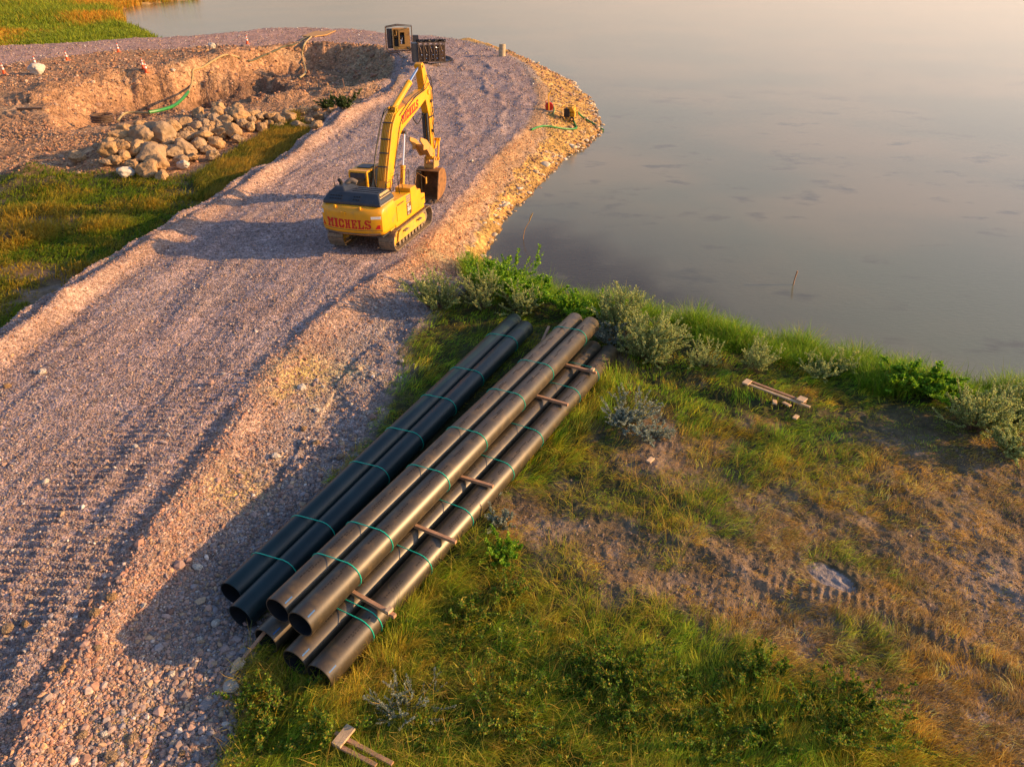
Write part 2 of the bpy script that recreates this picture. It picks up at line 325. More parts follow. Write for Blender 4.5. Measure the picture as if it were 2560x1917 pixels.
# combed ridges and ruts in the matted grass
rg = (~LM) & (SR < -2) & (GY < 40)
lug = np.sin((GX*.92-GY*.4)*2*math.pi/.19)
dB = np.full(GX.shape, 50.); dB2 = dB.copy(); dC = dB.copy()
dB[rg] = seg_d(wx[rg], wy[rg], BARE); dB2[rg] = seg_d(wx[rg], wy[rg], BARE2); dC[rg] = seg_d(wx[rg], wy[rg], COMB)
H[rg] += (.06*np.exp(-((dB-1.05)/.22)**2)-.02*np.exp(-(dB/.8)**2)+.05*np.exp(-((dC-.15)/.2)**2)-.02*np.exp(-((dB2)/.9)**2)+.05*np.exp(-((dB2-1.2)/.25)**2))[rg]
brf = 1-.8*np.clip(np.exp(-(dB/1.3)**2)+np.exp(-(dB2/1.3)**2), 0, 1)
H[rg] += (.06*brf*fbm(GX*1.6, GY*1.6, 81)+.20*brf*fbm(GX*.85, GY*.85, 82)+.022*lug*np.exp(-(dC/.3)**2)*sst(-.3, .1, fbm(GX*.35, GY*.35, 86))+.007*lug*(np.exp(-((dB-.4)/.35)**2)+np.exp(-((dB2-.3)/.4)**2))*sst(-.05, .3, fbm(GX*.4, GY*.4, 87)))[rg]
q_ = D(1795, 1247, ZG); pe = ((GX-q_[0])*.8+(GY-q_[1])*.6)**2/.11+((GX-q_[0])*.6-(GY-q_[1])*.8)**2/.36; H = H+(ZG-.02+.006*np.sin(((GX-q_[0])*.8+(GY-q_[1])*.6)*32+3*fbm(GX*2, GY*2, 88))-H)*sst(1.3, 1.0, pe)
# keep flat under the pipes and under the excavator
ppc = seg_d(GX, GY, [(-5.2, 10.6), (1.3, 23.7)]); H = H + (ZG-.03-H)*sst(2.2, 1.2, ppc)
exd = np.hypot(GX+6.53, GY-35.3); H = H + (-.02-H)*sst(4.2, 3., exd)*.9
# shore
H = np.minimum(H, WZ + np.where(SL > 0, np.clip(SL*np.interp(GY, [30, 45, 70], [.5, .42, .34]), 0, 9)+.10*sst(0, .4, SL)*(1+fbm(GX*1.5, GY*1.5, 83)), SL*.35))
H = np.maximum(H, -4.9)
H += .012*fbm(GX*7, GY*7, 85, 3)*(1+2*og)
Hg = H.reshape(NR, NA)
def smp(A, x, y):
    x = np.asarray(x, float); y = np.asarray(y, float)
    a = np.arctan2(x, y); e = np.arctan2(CAM_H, np.hypot(x, y))
    i = np.clip((a-AZ[0])/(AZ[1]-AZ[0]), 0, NA-1.001); j = np.clip((e-EL[0])/(EL[1]-EL[0]), 0, NR-1.001)
    i0 = i.astype(int); j0 = j.astype(int); u = i-i0; v = j-j0
    return (A[j0, i0]*(1-u)+A[j0, i0+1]*u)*(1-v) + (A[j0+1, i0]*(1-u)+A[j0+1, i0+1]*u)*v
def ht_(x, y): return float(smp(Hg, np.array([x]), np.array([y]))[0])
def at(px, py, dz=0.):                    # point of the ground seen at a pixel of the photograph
    d = ray(px, py); t = np.linspace(9/1., 190, 6000); Q = C0[None]+d[None]*t[:, None]
    k = np.nonzero(Q[:, 2] < np.maximum(smp(Hg, Q[:, 0], Q[:, 1]), WZ))[0]
    q = Q[k[0]] if len(k) else Q[-1]
    return Vector((q[0], q[1], max(ht_(q[0], q[1]), WZ)+dz))
def atd(x, y, dz=0.): return at(x/DS, y/DS, dz)

# region masks
gvr = sst(-.1, .5, SR)
slopeg = np.where(LM, sst(2.0, 1.0, out), sst(np.interp(GY, [8, 14, 22, 30, 36], [3.9, 4.2, 4.5, 3.6, 1.5]), np.interp(GY, [8, 14, 22, 30, 36], [2.7, 2.8, 3.0, 2.6, .8]), out+.8*fbm(GX*.5, GY*.5, 91)))
gravel = np.maximum(gvr, slopeg)
bank = (~LM)*sst(29, 32, GY)*(1-gravel)*sst(-1, 0, SL)
dirtm = LM*(1-gravel)*sst(47, 52, GY+wxn*4)*(1-lowfar)
leftg = LM*(1-gravel)*(1-dirtm)
pileedge = LM*(1-gravel)*sst(3.2, 2.2, dPile); dirtm = np.maximum(dirtm, pileedge); leftg = LM*(1-gravel)*(1-dirtm)*(1-lowfar)
dry = np.clip(.9*np.exp(-(dB/1.2)**2)*(.8+.8*fbm(GX*.8, GY*.8, 97))+.8*np.exp(-(dB2/1.6)**2)*(.8+.8*fbm(GX*.8, GY*.8, 98))+.45*np.exp(-(dC/.5)**2)+sst(7, 12, GX)*sst(21, 15, GY)*.75+.9*sst(.15, .5, fbm(GX*.3, GY*.3, 95))*sst(-6.5, 2, GX), 0, 1)
bush_side = sst(4.5, 3., SL)*(~LM)*(GY < 34)
dry = dry*(1-bush_side)*(~LM) + LM*sst(.0, .4, fbm(GX*.25, GY*.4, 96))
grassm = np.clip(1-gravel-bank-dirtm, 0, 1)
def mixc(c, m, col): return c + (np.array(col)[None]-c)*np.clip(m, 0, 1)[:, None]
n1 = fbm(GX*.25, GY*.25, 101); n2 = fbm(GX*1.3, GY*1.3, 102)
c = np.tile(np.array([[.05, .05, .02]]), (len(GX), 1))
c = mixc(c, dry, (.22, .155, .10)); c = mixc(c, dry*sst(.0, .5, n2)*.6, (.26, .21, .18))
q_ = D(1795, 1247, ZG); pe = ((GX-q_[0])*.8+(GY-q_[1])*.6)**2/.11+((GX-q_[0])*.6-(GY-q_[1])*.8)**2/.36; spm = sst(1.08, .95, pe+.12*n2); c = mixc(c, spm, (.27, .235, .22))
c = mixc(c, dirtm, (.37, .215, .12)); c = mixc(c, dirtm*sst(-.1, .5, n1)*.6, (.37, .26, .16)); c = mixc(c, dirtm*sst(.2, .6, n2)*.5, (.25, .14, .08))
c = mixc(c, inp*sst(1.6, 3.6, depth+.6*n2)*.8, (.15, .09, .06))  # pit earth darkens with depth, its shadow put into the colour
c = mixc(c, inp*sst(-26, -20, GX)*.7, (.30, .21, .12))
c = mixc(c, bank, (.50, .31, .10)); c = mixc(c, bank*sst(.1, .5, n2)*.5, (.38, .30, .22))
c = mixc(c, gravel, (.34, .25, .23)); c = mixc(c, gravel*sst(-.3, .5, n1)*.5, (.31, .26, .26)); c = mixc(c, gravel*(1-gvr)*(~LM)*.7, (.25, .23, .225))
bermm = gravel*np.clip(np.exp(-((dLE-.9)/.8)**2)*(SR > -.3)*(GY < 80)+np.exp(-((dRE-.3)/.9)**2)*(SR < .6)*(GY < 60), 0, 1); c = mixc(c, bermm*.7, (.38, .25, .18))
bk2 = gravel*(~LM)*sst(28, 33, GY)*sst(.6, -.2, SR)*sst(90, 75, GY); c = mixc(c, bk2*.85, (.44, .27, .13))
for (px_, py_, w_) in [(290, 1640, 1.3), (660, 800, 1.1), (640, 850, .9), (510, 1050, .8), (200, 1656, 1.2)]:  # golden patches: sunlight on gravel slopes put into the colour
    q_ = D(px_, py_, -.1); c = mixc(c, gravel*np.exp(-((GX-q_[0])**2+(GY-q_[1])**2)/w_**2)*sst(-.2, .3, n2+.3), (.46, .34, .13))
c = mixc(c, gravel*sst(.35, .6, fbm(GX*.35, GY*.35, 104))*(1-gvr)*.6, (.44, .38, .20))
c = mixc(c, sst(55, 90, GY)*gravel*.6*sst(-20, -40, GX-(GY-100)*.2), (.42, .25, .20))
wet = sst(.55, 0, SL)*(SL > -3); c = mixc(c, wet*.6, (.16, .09, .04)); c = mixc(c, sst(0, -.6, SL)*(SL > -50), (.07, .06, .045))
c *= (1+.12*n2)[:, None]
c = np.clip(c, .01, .9)
i = np.arange(NR-1)[:, None]*NA + np.arange(NA-1)[None, :]
F = np.stack([i, i+NA, i+NA+1, i+1], -1).reshape(-1, 4)
fm = lambda A: A[F[:, 0]]
keep = fm(SL) > -5
V = np.stack([GX, GY, H], 1)
reg = np.where(fm(gravel) > .5, 0, np.where((fm(bank) > .5), 1, np.where(fm(dirtm) > .5, 2, 3)))
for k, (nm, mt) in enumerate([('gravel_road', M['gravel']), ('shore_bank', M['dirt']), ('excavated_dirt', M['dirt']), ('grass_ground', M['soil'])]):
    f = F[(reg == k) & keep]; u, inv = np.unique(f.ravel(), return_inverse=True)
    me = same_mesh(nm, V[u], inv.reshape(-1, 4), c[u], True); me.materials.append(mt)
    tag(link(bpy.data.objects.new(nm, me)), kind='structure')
# land out of the frame: beside and behind the camera
mb = MB(); rin, rout = rr[0], 420.
for k in range(48):
    a0 = R(58+k*(360-116)/48.); a1 = R(58+(k+1)*(360-116)/48.)
    for r0, r1, z0, z1 in ((.0, rin, ZG, ZG), (rin, 16, ZG, ZG), (16, 27, ZG, -.6), (27, 60, -.6, -.6), (60, rout, -.6, -1.0)):
        sh = lambda a, r, z: (math.sin(a)*r, math.cos(a)*r, z if (a > R(100) or r < 17 or (a > R(78) and r < 30)) else min(z, WZ-.6))
        mb.add([sh(a0, r0, z0), sh(a0, r1, z1), sh(a1, r1, z1), sh(a1, r0, z0)], [(0, 1, 2, 3)])
mb.add([(0, 0, ZG)]+[(math.sin(a)*rin, math.cos(a)*rin, ZG) for a in np.linspace(R(-58), R(58), 13)], [(0, j, j+1) for j in range(1, 13)])
plain = mat('meadow_soil', (.09, .08, .035), .95, noise=(.3, .6, 1.4)); tag(mb.build('ground', plain), kind='structure')
mb = MB().add([(-3500, -3500, -5.2), (3500, -3500, -5.2), (3500, 3500, -5.2), (-3500, 3500, -5.2)], [(0, 1, 2, 3)])
tag(mb.build('lake_bed', mat('mud', (.06, .05, .035), .95)), kind='structure')

# ---------------------------------------------------------------- lake
def water_mat():
    m = bpy.data.materials.new('turbid_water'); m.use_nodes = True; t = m.node_tree; b = t.nodes['Principled BSDF']; L = t.links.new; N = t.nodes.new
    b.inputs['Roughness'].default_value = .09; b.inputs['IOR'].default_value = 1.333
    tc = N('ShaderNodeTexCoord')
    def noise(sx, sy, sc_, det=5):
        mp = N('ShaderNodeMapping'); mp.inputs['Scale'].default_value = (sx, sy, 1); L(tc.outputs['Object'], mp.inputs[0])
        n = N('ShaderNodeTexNoise'); n.inputs['Scale'].default_value = sc_; n.inputs['Detail'].default_value = det; L(mp.outputs[0], n.inputs['Vector']); return n.outputs[0]
    def rng(s, a, b_): r = N('ShaderNodeMapRange'); r.interpolation_type = 'SMOOTHSTEP'; r.inputs[1].default_value = a; r.inputs[2].default_value = b_; L(s, r.inputs[0]); return r.outputs[0]
    def mix(f, a, col):
        x = N('ShaderNodeMix'); x.data_type = 'RGBA'; L(f, x.inputs[0]); x.inputs[7].default_value = (*col, 1)
        if isinstance(a, tuple): x.inputs[6].default_value = (*a, 1)
        else: L(a, x.inputs[6])
        return x.outputs[2]
    c_ = mix(rng(noise(1, 1, .05, 8), .35, .65), (.14, .16, .105), (.225, .20, .12))
    c_ = mix(rng(noise(1, 1.5, .32, 12), .56, .72), c_, (.105, .105, .07))         # weed clumps under the surface
    sh = N('ShaderNodeVertexColor'); sh.layer_name = 'Col'; sp = N('ShaderNodeSeparateColor'); L(sh.outputs[0], sp.inputs[0])
    mm = N('ShaderNodeMath'); mm.operation = 'MULTIPLY'; L(sp.outputs[0], mm.inputs[0]); L(rng(noise(1, 1, .6, 8), .1, .45), mm.inputs[1])
    gr2 = N('ShaderNodeMath'); gr2.operation = 'MULTIPLY'; L(sp.outputs[1], gr2.inputs[0]); gr2.inputs[1].default_value = .6; c_ = mix(gr2.outputs[0], c_, (.08, .092, .075))   # silt over the deeper shelf
    c_ = mix(mm.outputs[0], c_, (.050, .044, .026))                                 # brown weed shallows
    L(c_, b.inputs['Base Color'])
    bp = N('ShaderNodeBump'); bp.inputs['Distance'].default_value = .015; bp.inputs['Strength'].default_value = .5; L(noise(1, 2.6, 3.5, 9), bp.inputs['Height']); L(bp.outputs[0], b.inputs['Normal'])
    return m
xs = np.concatenate([[-3500, -1500, -700, -300], np.arange(-120, 121, 2.), [300, 700, 1500, 3500]]); ys = np.concatenate([[-3500, -900, -200], np.arange(0, 201, 2.), [300, 700, 1500, 3500]])
wxg, wyg = np.meshgrid(xs, ys); i = np.arange(len(ys)-1)[:, None]*len(xs)+np.arange(len(xs)-1)[None, :]
Fw = np.stack([i, i+1, i+len(xs)+1, i+len(xs)], -1).reshape(-1, 4)
weed = [D(*q, WZ) for q in [(1048, 540), (1150, 490), (1260, 530), (1400, 610), (1500, 690), (1440, 730), (1300, 700), (1050, 640)]]
sdw = psd(wxg.ravel(), wyg.ravel(), weed)
wc = np.stack([sst(-2.2, .6, sdw), sst(-11, 0, sdw), 0*sdw], 1)
sw = psd(wxg.ravel(), wyg.ravel(), LAND); Fw = Fw[(sw[Fw] < 4.5).any(1)]
me = same_mesh('lake', np.stack([wxg.ravel(), wyg.ravel(), np.full(wxg.size, WZ)], 1), Fw, wc); me.materials.append(water_mat())
tag(link(bpy.data.objects.new('lake', me)), kind='structure')
# ---------------------------------------------------------------- scatter helpers
rng = np.random.default_rng(11)
def screen_pts(n, x0, x1, y0, y1, z=ZG):
    """points spread over the ground seen in a block of the picture (denser near the camera, as level of detail)"""
    px = rng.uniform(x0, x1, n)/DS; py = rng.uniform(y0, y1, n)/DS
    d = FW[None] + RT[None]*((px-IW/2)/FPX)[:, None] + UP[None]*((IH/2-py)/FPX)[:, None]
    t = (z-CAM_H)/d[:, 2]; return d[:, 0]*t, d[:, 1]*t
ICO = None
def ico():
    t = (1+5**.5)/2
    v = np.array([(-1, t, 0), (1, t, 0), (-1, -t, 0), (1, -t, 0), (0, -1, t), (0, 1, t), (0, -1, -t), (0, 1, -t), (t, 0, -1), (t, 0, 1), (-t, 0, -1), (-t, 0, 1)], float)
    f = np.array([(0, 11, 5), (0, 5, 1), (0, 1, 7), (0, 7, 10), (0, 10, 11), (1, 5, 9), (5, 11, 4), (11, 10, 2), (10, 7, 6), (7, 1, 8), (3, 9, 4), (3, 4, 2), (3, 2, 6), (3, 6, 8), (3, 8, 9), (4, 9, 5), (2, 4, 11), (6, 2, 10), (8, 6, 7), (9, 8, 1)])
    return v/np.linalg.norm(v[0]), f
IV, IF = ico()
def scatter_stones(name, x, y, size, cols, label, sink=.25, extra=None):
    n = len(x); z = smp(Hg, x, y)
    jit = 1+rng.uniform(-.28, .28, (n, 12)); v = IV[None]*jit[..., None]
    v = v*(size[:, None]*rng.uniform(.6, 1.25, (n, 3)))[:, None, :]*np.array([1, 1, .75])
    a = rng.uniform(0, 6.283, n); ca, sa = np.cos(a)[:, None], np.sin(a)[:, None]
    b = rng.uniform(-.5, .5, n); cb, sb = np.cos(b)[:, None], np.sin(b)[:, None]
    X, Y, Z = v[..., 0], v[..., 1], v[..., 2]
    Y, Z = Y*cb-Z*sb, Y*sb+Z*cb; X, Y = X*ca-Y*sa, X*sa+Y*ca
    Vv = np.stack([X+x[:, None], Y+y[:, None], Z+(z+size*sink)[:, None]], -1).reshape(-1, 3)
    F_ = (IF[None]+(np.arange(n)*12)[:, None, None]).reshape(-1, 3)
    me = same_mesh(name, Vv, F_, np.repeat(cols, 12, 0)); me.materials.append(M['stone'])
    return tag(link(bpy.data.objects.new(name, me)), label, 'gravel', kind='stuff')
def stone_cols(n, pink=.5):
    pal = np.array([(.40, .27, .215), (.34, .27, .25), (.27, .255, .27), (.45, .33, .22), (.30, .20, .17), (.58, .54, .50)])
    k = rng.choice(6, n, p=[.34*pink*2*.75, .26, .17+.17*(1-pink), .14, 0.09, 1-(.51*pink+.26+.17+.17*(1-pink)+.14+.09)] if False else None) if False else rng.choice(6, n, p=[.30, .25, .18, .13, .10, .04])
    return np.clip(pal[k]*rng.uniform(.55, 1.15, (n, 1)), 0, .8)
Gv = gravel.reshape(NR, NA); Gr = grassm.reshape(NR, NA); Dr = dry.reshape(NR, NA); SLg = SL.reshape(NR, NA); SRg = SR.reshape(NR, NA); LMg = LM.reshape(NR, NA).astype(float); DMg = dirtm.reshape(NR, NA); BKg = bank.reshape(NR, NA); DPg = dPile.reshape(NR, NA)

# gravel: fine on the road, coarse on the slope towards the pipes
x, y = screen_pts(230000, -150, 1200, 75, 1900); r = np.hypot(x, y)
g = smp(Gv, x, y); srd = smp(SRg, x, y); on = srd > .1
keepp = (rng.random(len(x)) < g*1.3-.15) & (rng.random(len(x)) < np.where(on, .55+.35*fbm(x*.6, y*.6, 201), 1.0)); x, y, r, on, srd = x[keepp], y[keepp], r[keepp], on[keepp], srd[keepp]
dre_ = seg_d(x, y, RIGHT_EDGE)
size = np.exp(rng.normal(0, .5, len(x)))*np.where(on, .015+.009*np.exp(-dre_/1.2), .019+.009*sst(1.0, 3.5, -srd)*sst(20, 12, y)); size = np.clip(np.maximum(size, .0008*r*np.exp(rng.normal(0, .25, len(x)))), .01, .13)
sc0 = stone_cols(len(x)); wm = ((smp(LMg, x, y) < .5)*sst(28, 33, y)*sst(.6, -.2, srd)*sst(90, 75, y))[:, None]; bmm = smp(bermm.reshape(NR, NA), x, y)[:, None]; sc0 = sc0*(1+bmm*(np.array([[1.25, 1.02, .88]])-1)); sc0 = sc0*(1+wm*(np.array([[1.35, 1.05, .7]])-1))
scatter_stones('gravel', x, y, size, sc0, 'loose pinkish grey gravel covering the haul road and its shoulder')
x, y = screen_pts(60000, -150, 700, 900, 1900); g = smp(Gv, x, y); k = rng.random(len(x)) < g*1.3-.15; x, y = x[k], y[k]
scatter_stones('fine_gravel', x, y, np.clip(np.exp(rng.normal(0, .4, len(x)))*.013, .007, .035), stone_cols(len(x)), 'fine gravel between the larger stones on the near part of the road shoulder')
x, y = screen_pts(26000, 950, 2400, 900, 1850); k = (smp(Dr, x, y) > .35) & (smp(Gr, x, y) > .5) & (((x-q_[0])**2+(y-q_[1])**2 > .5) if False else (((x-D(1795, 1247, ZG)[0])**2+(y-D(1795, 1247, ZG)[1])**2) > .45)); x, y = x[k], y[k]
scatter_stones('soil_clods', x, y, np.clip(np.exp(rng.normal(0, .5, len(x)))*.012, .005, .05), np.array([[.24, .17, .12]])*rng.uniform(.6, 1.3, (len(x), 1)), 'crumbs and clods of dry brown soil on the driven ground')
# scattered pebbles among the grass edge and on the dirt
x, y = screen_pts(42000, -100, 1300, 90, 420, .3); k = ((smp(DMg, x, y) > .5) & ((fbm(x*.25, y*.25, 205) > .02) | (y > 80) | (smp(SP.reshape(NR, NA), x, y) > 0))) | (smp(BKg, x, y) > .5); x, y = x[k], y[k]
scatter_stones('rubble', x, y, np.exp(rng.normal(0, .5, len(x)))*.0008*np.hypot(x, y), stone_cols(len(x))*.95*np.array([[1.1, .88, .68]]), 'small rubble strewn over the dug earth and the sandy bank')

# ---------------------------------------------------------------- grass
def blades(name, x, y, h, w, az, lean, col, label, cat='grass', z=None, curl=.5, mt='grass', tip=.35):
    n = len(x); z = smp(Hg, x, y)-.02 if z is None else z
    dx, dy = np.sin(az), np.cos(az); wa = rng.uniform(0, 6.283, n); wx_, wy_ = np.cos(wa)*w, np.sin(wa)*w
    P_ = []
    for t, ww in ((0, 1.), (.4, .9), (.75, .6), (1., .0)):
        th = lean*(t**.5 if False else (.45+.55*t)) + curl*t*t*rng.uniform(.3, 1, n); th = np.minimum(th, 1.62)
        hz_ = h*t*np.sin(th); vz = h*t*np.cos(th)
        cx, cy, cz = x+dx*hz_, y+dy*hz_, z+vz+.015*t
        if ww > 0: P_ += [(cx-wx_*ww/2, cy-wy_*ww/2, cz), (cx+wx_*ww/2, cy+wy_*ww/2, cz)]
        else: P_ += [(cx, cy, cz)]
    Vv = np.stack([np.stack(p, -1) for p in P_], 1).reshape(-1, 3)
    b = (np.arange(n)*7)[:, None]
    loops = (b + np.array([[0, 1, 3, 2, 2, 3, 5, 4, 4, 5, 6]])).ravel()
    starts = (np.arange(n)[:, None]*11 + np.array([[0, 4, 8]])).ravel(); tot = np.tile([4, 4, 3], n)
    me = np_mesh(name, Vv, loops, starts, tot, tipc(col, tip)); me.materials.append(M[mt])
    return tag(link(bpy.data.objects.new(name, me)), label, cat, kind='stuff')
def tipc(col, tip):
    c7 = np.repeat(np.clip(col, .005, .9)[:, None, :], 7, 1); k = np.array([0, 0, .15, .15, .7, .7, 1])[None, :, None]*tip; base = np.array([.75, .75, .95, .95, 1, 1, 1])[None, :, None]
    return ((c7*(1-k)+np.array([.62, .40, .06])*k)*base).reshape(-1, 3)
def clump(n, x, y, spread, per):          # turn points into tufts
    X = np.repeat(x, per)+rng.normal(0, 1, n*per)*np.repeat(spread, per); Y = np.repeat(y, per)+rng.normal(0, 1, n*per)*np.repeat(spread, per); return X, Y
def pal(n, w, P_): return np.array(P_)[rng.choice(len(P_), n, p=np.array(w)/sum(w))]*rng.uniform(.65, 1.3, (n, 1))

PX0, PX1 = (-5.2, 10.6), (1.3, 23.7)
def off_pipes(x, y):
    # rectangle in the pipe frame
    a = R(27.5); s = x*math.sin(a)+y*math.cos(a); u = x*math.cos(a)-y*math.sin(a)
    u0 = -10.3; return ~((s > 6.6) & (s < 22.2) & (u > -9.85+.0) & (u < -7.25)) & ~((s > 7.4) & (s < 22.7) & (u > -11.3+(s-7)*.09) & (u < -9.0))
x, y = screen_pts(20000, 380, 2560, 560, 1990)
k = (smp(Gr, x, y) > .4) & (smp(LMg, x, y) < .5) & (smp(SLg, x, y) > .05); x, y = x[k], y[k]
dr = np.clip(smp(Dr, x, y), 0, 1); k = rng.random(len(x)) < 1-.12*dr; x, y, dr = x[k], y[k], dr[k]
per = 20; m = len(x); r = np.hypot(x, y); sp_ = np.clip(.0068*r, .06, .2)
lush_ = fbm(x*.33, y*.33, 213)-.15*sst(12, 18, y)+.3*sst(12, 8, y); patch_ = fbm(x*.95, y*.95, 214)+.25*rng.normal(0, 1, m); hc = rng.uniform(.55, 1.35, m); azc = 1.15 + 1.5*fbm(x*.28, y*.28, 211) + 1.3*fbm(x*1.1, y*1.1, 212) + rng.normal(0, .45, m); bright = np.exp(rng.normal(.05, .5, m)); bsp = (((x-D(1795, 1247, ZG)[0])**2+(y-D(1795, 1247, ZG)[1])**2) > .30)
X, Y = clump(m, x, y, sp_, per); Rr = lambda q: np.repeat(q, per); n = len(X)
drn = np.clip(Rr(dr)+.1*rng.normal(0, 1, n), 0, 1); flow = Rr(azc)+rng.normal(0, .3, n); lush = Rr(lush_); patch = Rr(patch_)
edge_p = sst(.9, .1, np.abs(seg_d(X, Y, [(-3.5, 8.6), (3.9, 22.6)])-.35))      # longer tufts against the stack
keepb = Rr(bsp) & (smp(SLg, X, Y) > -.1) & (smp(SRg, X, Y) < -.6) & off_pipes(X, Y) & (smp(Gr, X, Y) > .3)
hh = (.34+.30*lush+.25*edge_p)*Rr(hc)*(1-.6*drn)*rng.uniform(.7, 1.15, n); lean = np.clip(1.02+.38*drn-.5*lush-.3*edge_p+.2*rng.normal(0, 1, n), .1, 1.5)
gcol = pal(n, [4, 4, 2, 1], [(.12, .31, .008), (.20, .38, .010), (.42, .44, .02), (.045, .14, .010)])
dcol = pal(n, [3, 3, 2], [(.50, .29, .08), (.38, .22, .08), (.32, .25, .13)])
f_ = np.clip(sst(.2, .75, drn+.3*patch+.08)[:, None]*.95, 0, 1); gold = sst(.1, .5, patch)[:, None]
col = gcol*(1-f_)+dcol*f_; col = (col*(1-.6*gold)+np.array([[.70, .38, .02]])*.65*gold)*Rr(bright)[:, None]
wd_ = np.maximum(.008, .00058*np.hypot(X, Y))*rng.uniform(.7, 1.3, n)
k = keepb
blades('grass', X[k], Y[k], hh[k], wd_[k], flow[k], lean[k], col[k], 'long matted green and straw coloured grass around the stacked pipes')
# long single blades that catch the sun in the foreground
x, y = screen_pts(5200, 380, 1900, 900, 1800); pl_ = fbm(x*.5, y*.5, 251); k = (smp(Gr, x, y) > .5) & (smp(Dr, x, y) < .45) & (smp(SRg, x, y) < -2.5) & (pl_ > -.25) & off_pipes(x, y) & (y < 17); x, y = x[k], y[k]
per = 5; X, Y = clump(len(x), x, y, np.full(len(x), .05), per); n = len(X); k = off_pipes(X, Y)
blades('long_grass', X[k], Y[k], rng.uniform(.35, .75, n)[k], np.full(n, .0095)[k], (np.repeat(rng.uniform(0, 6.28, len(x)), per)+rng.normal(0, .5, n))[k], np.clip(rng.normal(.55, .25, n), .05, 1.2)[k],
       pal(n, [3, 3, 2], [(.28, .36, .02), (.42, .38, .04), (.55, .36, .07)])[k], 'long sunlit grass blades rising above the matted foreground grass', curl=.8)
# bright tall grass along the lake shore
x, y = screen_pts(15000, 1000, 2450, 560, 990, -1.); sl = smp(SLg, x, y)
k = (sl > -.35) & (sl < 2.2+1.2*fbm(x*.5, y*.5, 221)) & (y < 36) & (smp(LMg, x, y) < .5) & (fbm(x*.35, y*.35, 222) > -.35) & off_pipes(x, y) & ((x > -1.6) | (y < 33)); x, y = x[k], y[k]
per = 22; X, Y = clump(len(x), x, y, np.full(len(x), .12), per); n = len(X)
tall = (.85+.75*fbm(X*.7, Y*.7, 223))*np.interp(smp(SLg, X, Y), [0, 1.2, 2.6], [1.15, 1, .6])
blades('shore_grass', X, Y, tall*rng.uniform(.5, 1.3, n), np.full(n, .016), rng.uniform(0, 6.28, n), np.abs(rng.normal(.28, .2, n)),
       pal(n, [4, 3, 2, 1], [(.15, .34, .012), (.24, .42, .015), (.09, .22, .015), (.40, .38, .06)]), 'tall bright green grass growing along the lake edge', tip=.08, z=np.maximum(smp(Hg, X, Y), WZ)-.03)
# left meadow
x, y = screen_pts(12000, -200, 720, 260, 760, -.8)
k = (smp(LMg, x, y) > .5) & (smp(Gr, x, y) > .45) & (smp(DPg, x, y) > 2.0); x, y = x[k], y[k]; dr = np.clip(smp(Dr, x, y), 0, 1); k = (rng.random(len(x)) < 1-.7*dr) & (fbm(x*.3, y*.3, 236) > -.42); x, y, dr = x[k], y[k], dr[k]
per = 14; X, Y = clump(len(x), x, y, np.full(len(x), .26), per); n = len(X); dr = np.repeat(dr, per)
pt = fbm(X*.5, Y*.5, 231)+np.repeat(rng.normal(0, .22, len(x)), per); k = (smp(SRg, X, Y) < -1.5)
tallw = sst(4.5, 0, np.hypot((X-D(600, 320, -.6)[0])/2.2, Y-D(600, 320, -.6)[1]))
tallw = np.maximum(tallw, sst(3.2, 0, np.hypot(X-D(40, 510, -.9)[0], Y-D(40, 510, -.9)[1])))
for q_, w_, a_ in (((225, 490), 2.2, .7), ((130, 430), 2.5, .5), ((330, 440), 2., .5), ((60, 470), 3.5, .8), ((190, 580), 2, .4), ((420, 420), 2, .5)): q_ = D(*q_, -.9); tallw = np.maximum(tallw, a_*sst(w_, 0, np.hypot(X-q_[0], Y-q_[1])))
hh = (.35+.15*pt+.75*tallw)*rng.uniform(.6, 1.2, n)
gcol = pal(n, [4, 3, 2], [(.10, .24, .010), (.17, .29, .012), (.06, .14, .012)]); f_ = np.clip(1.0*tallw+.6*sst(.12, .45, pt)+.5*dr, 0, .9)[:, None]
col = gcol*(1-f_)+pal(n, [2, 2], [(.58, .34, .03), (.48, .36, .05)])*f_
blades('meadow_grass', X[k], Y[k], hh[k], np.full(n, .04)[k], (1.9+.8*pt+rng.normal(0, .5, n))[k], np.clip(.75-.2*tallw+rng.normal(0, .3, n), .1, 1.4)[k], col[k], 'green and golden rough grass in the hollow left of the haul road', tip=.2)
# tall golden grass between the boulder heap and the road
TG = [D(*q, -.7) for q in [(420, 385), (500, 335), (585, 300), (640, 283), (672, 300), (655, 325), (590, 365), (520, 410), (450, 430)]]
x, y = screen_pts(16000, 400, 700, 270, 440, -.7); k = inside(x, y, TG) & (smp(SRg, x, y) < -1.2); x, y = x[k], y[k]; per = 10; X, Y = clump(len(x), x, y, np.full(len(x), .2), per); n = len(X); k = (smp(SRg, X, Y) < -1.3)
tp = sst(-.2, .25, fbm(X*.5, Y*.5, 235)+.25*sst(450, 620, 0*X+500))[:, None]
blades('tall_grass', X[k], Y[k], (rng.uniform(.35, .85, n))[k], np.full(n, .04)[k], (1.7+rng.normal(0, .6, n))[k], np.clip(.5+rng.normal(0, .25, n), .1, 1.3)[k], (pal(n, [3, 2], [(.10, .18, .015), (.06, .12, .015)])*(1-tp)+pal(n, [2, 2], [(.42, .26, .03), (.34, .28, .04)])*tp)[k], 'tall golden grass leaning between the boulder heap and the road berm')
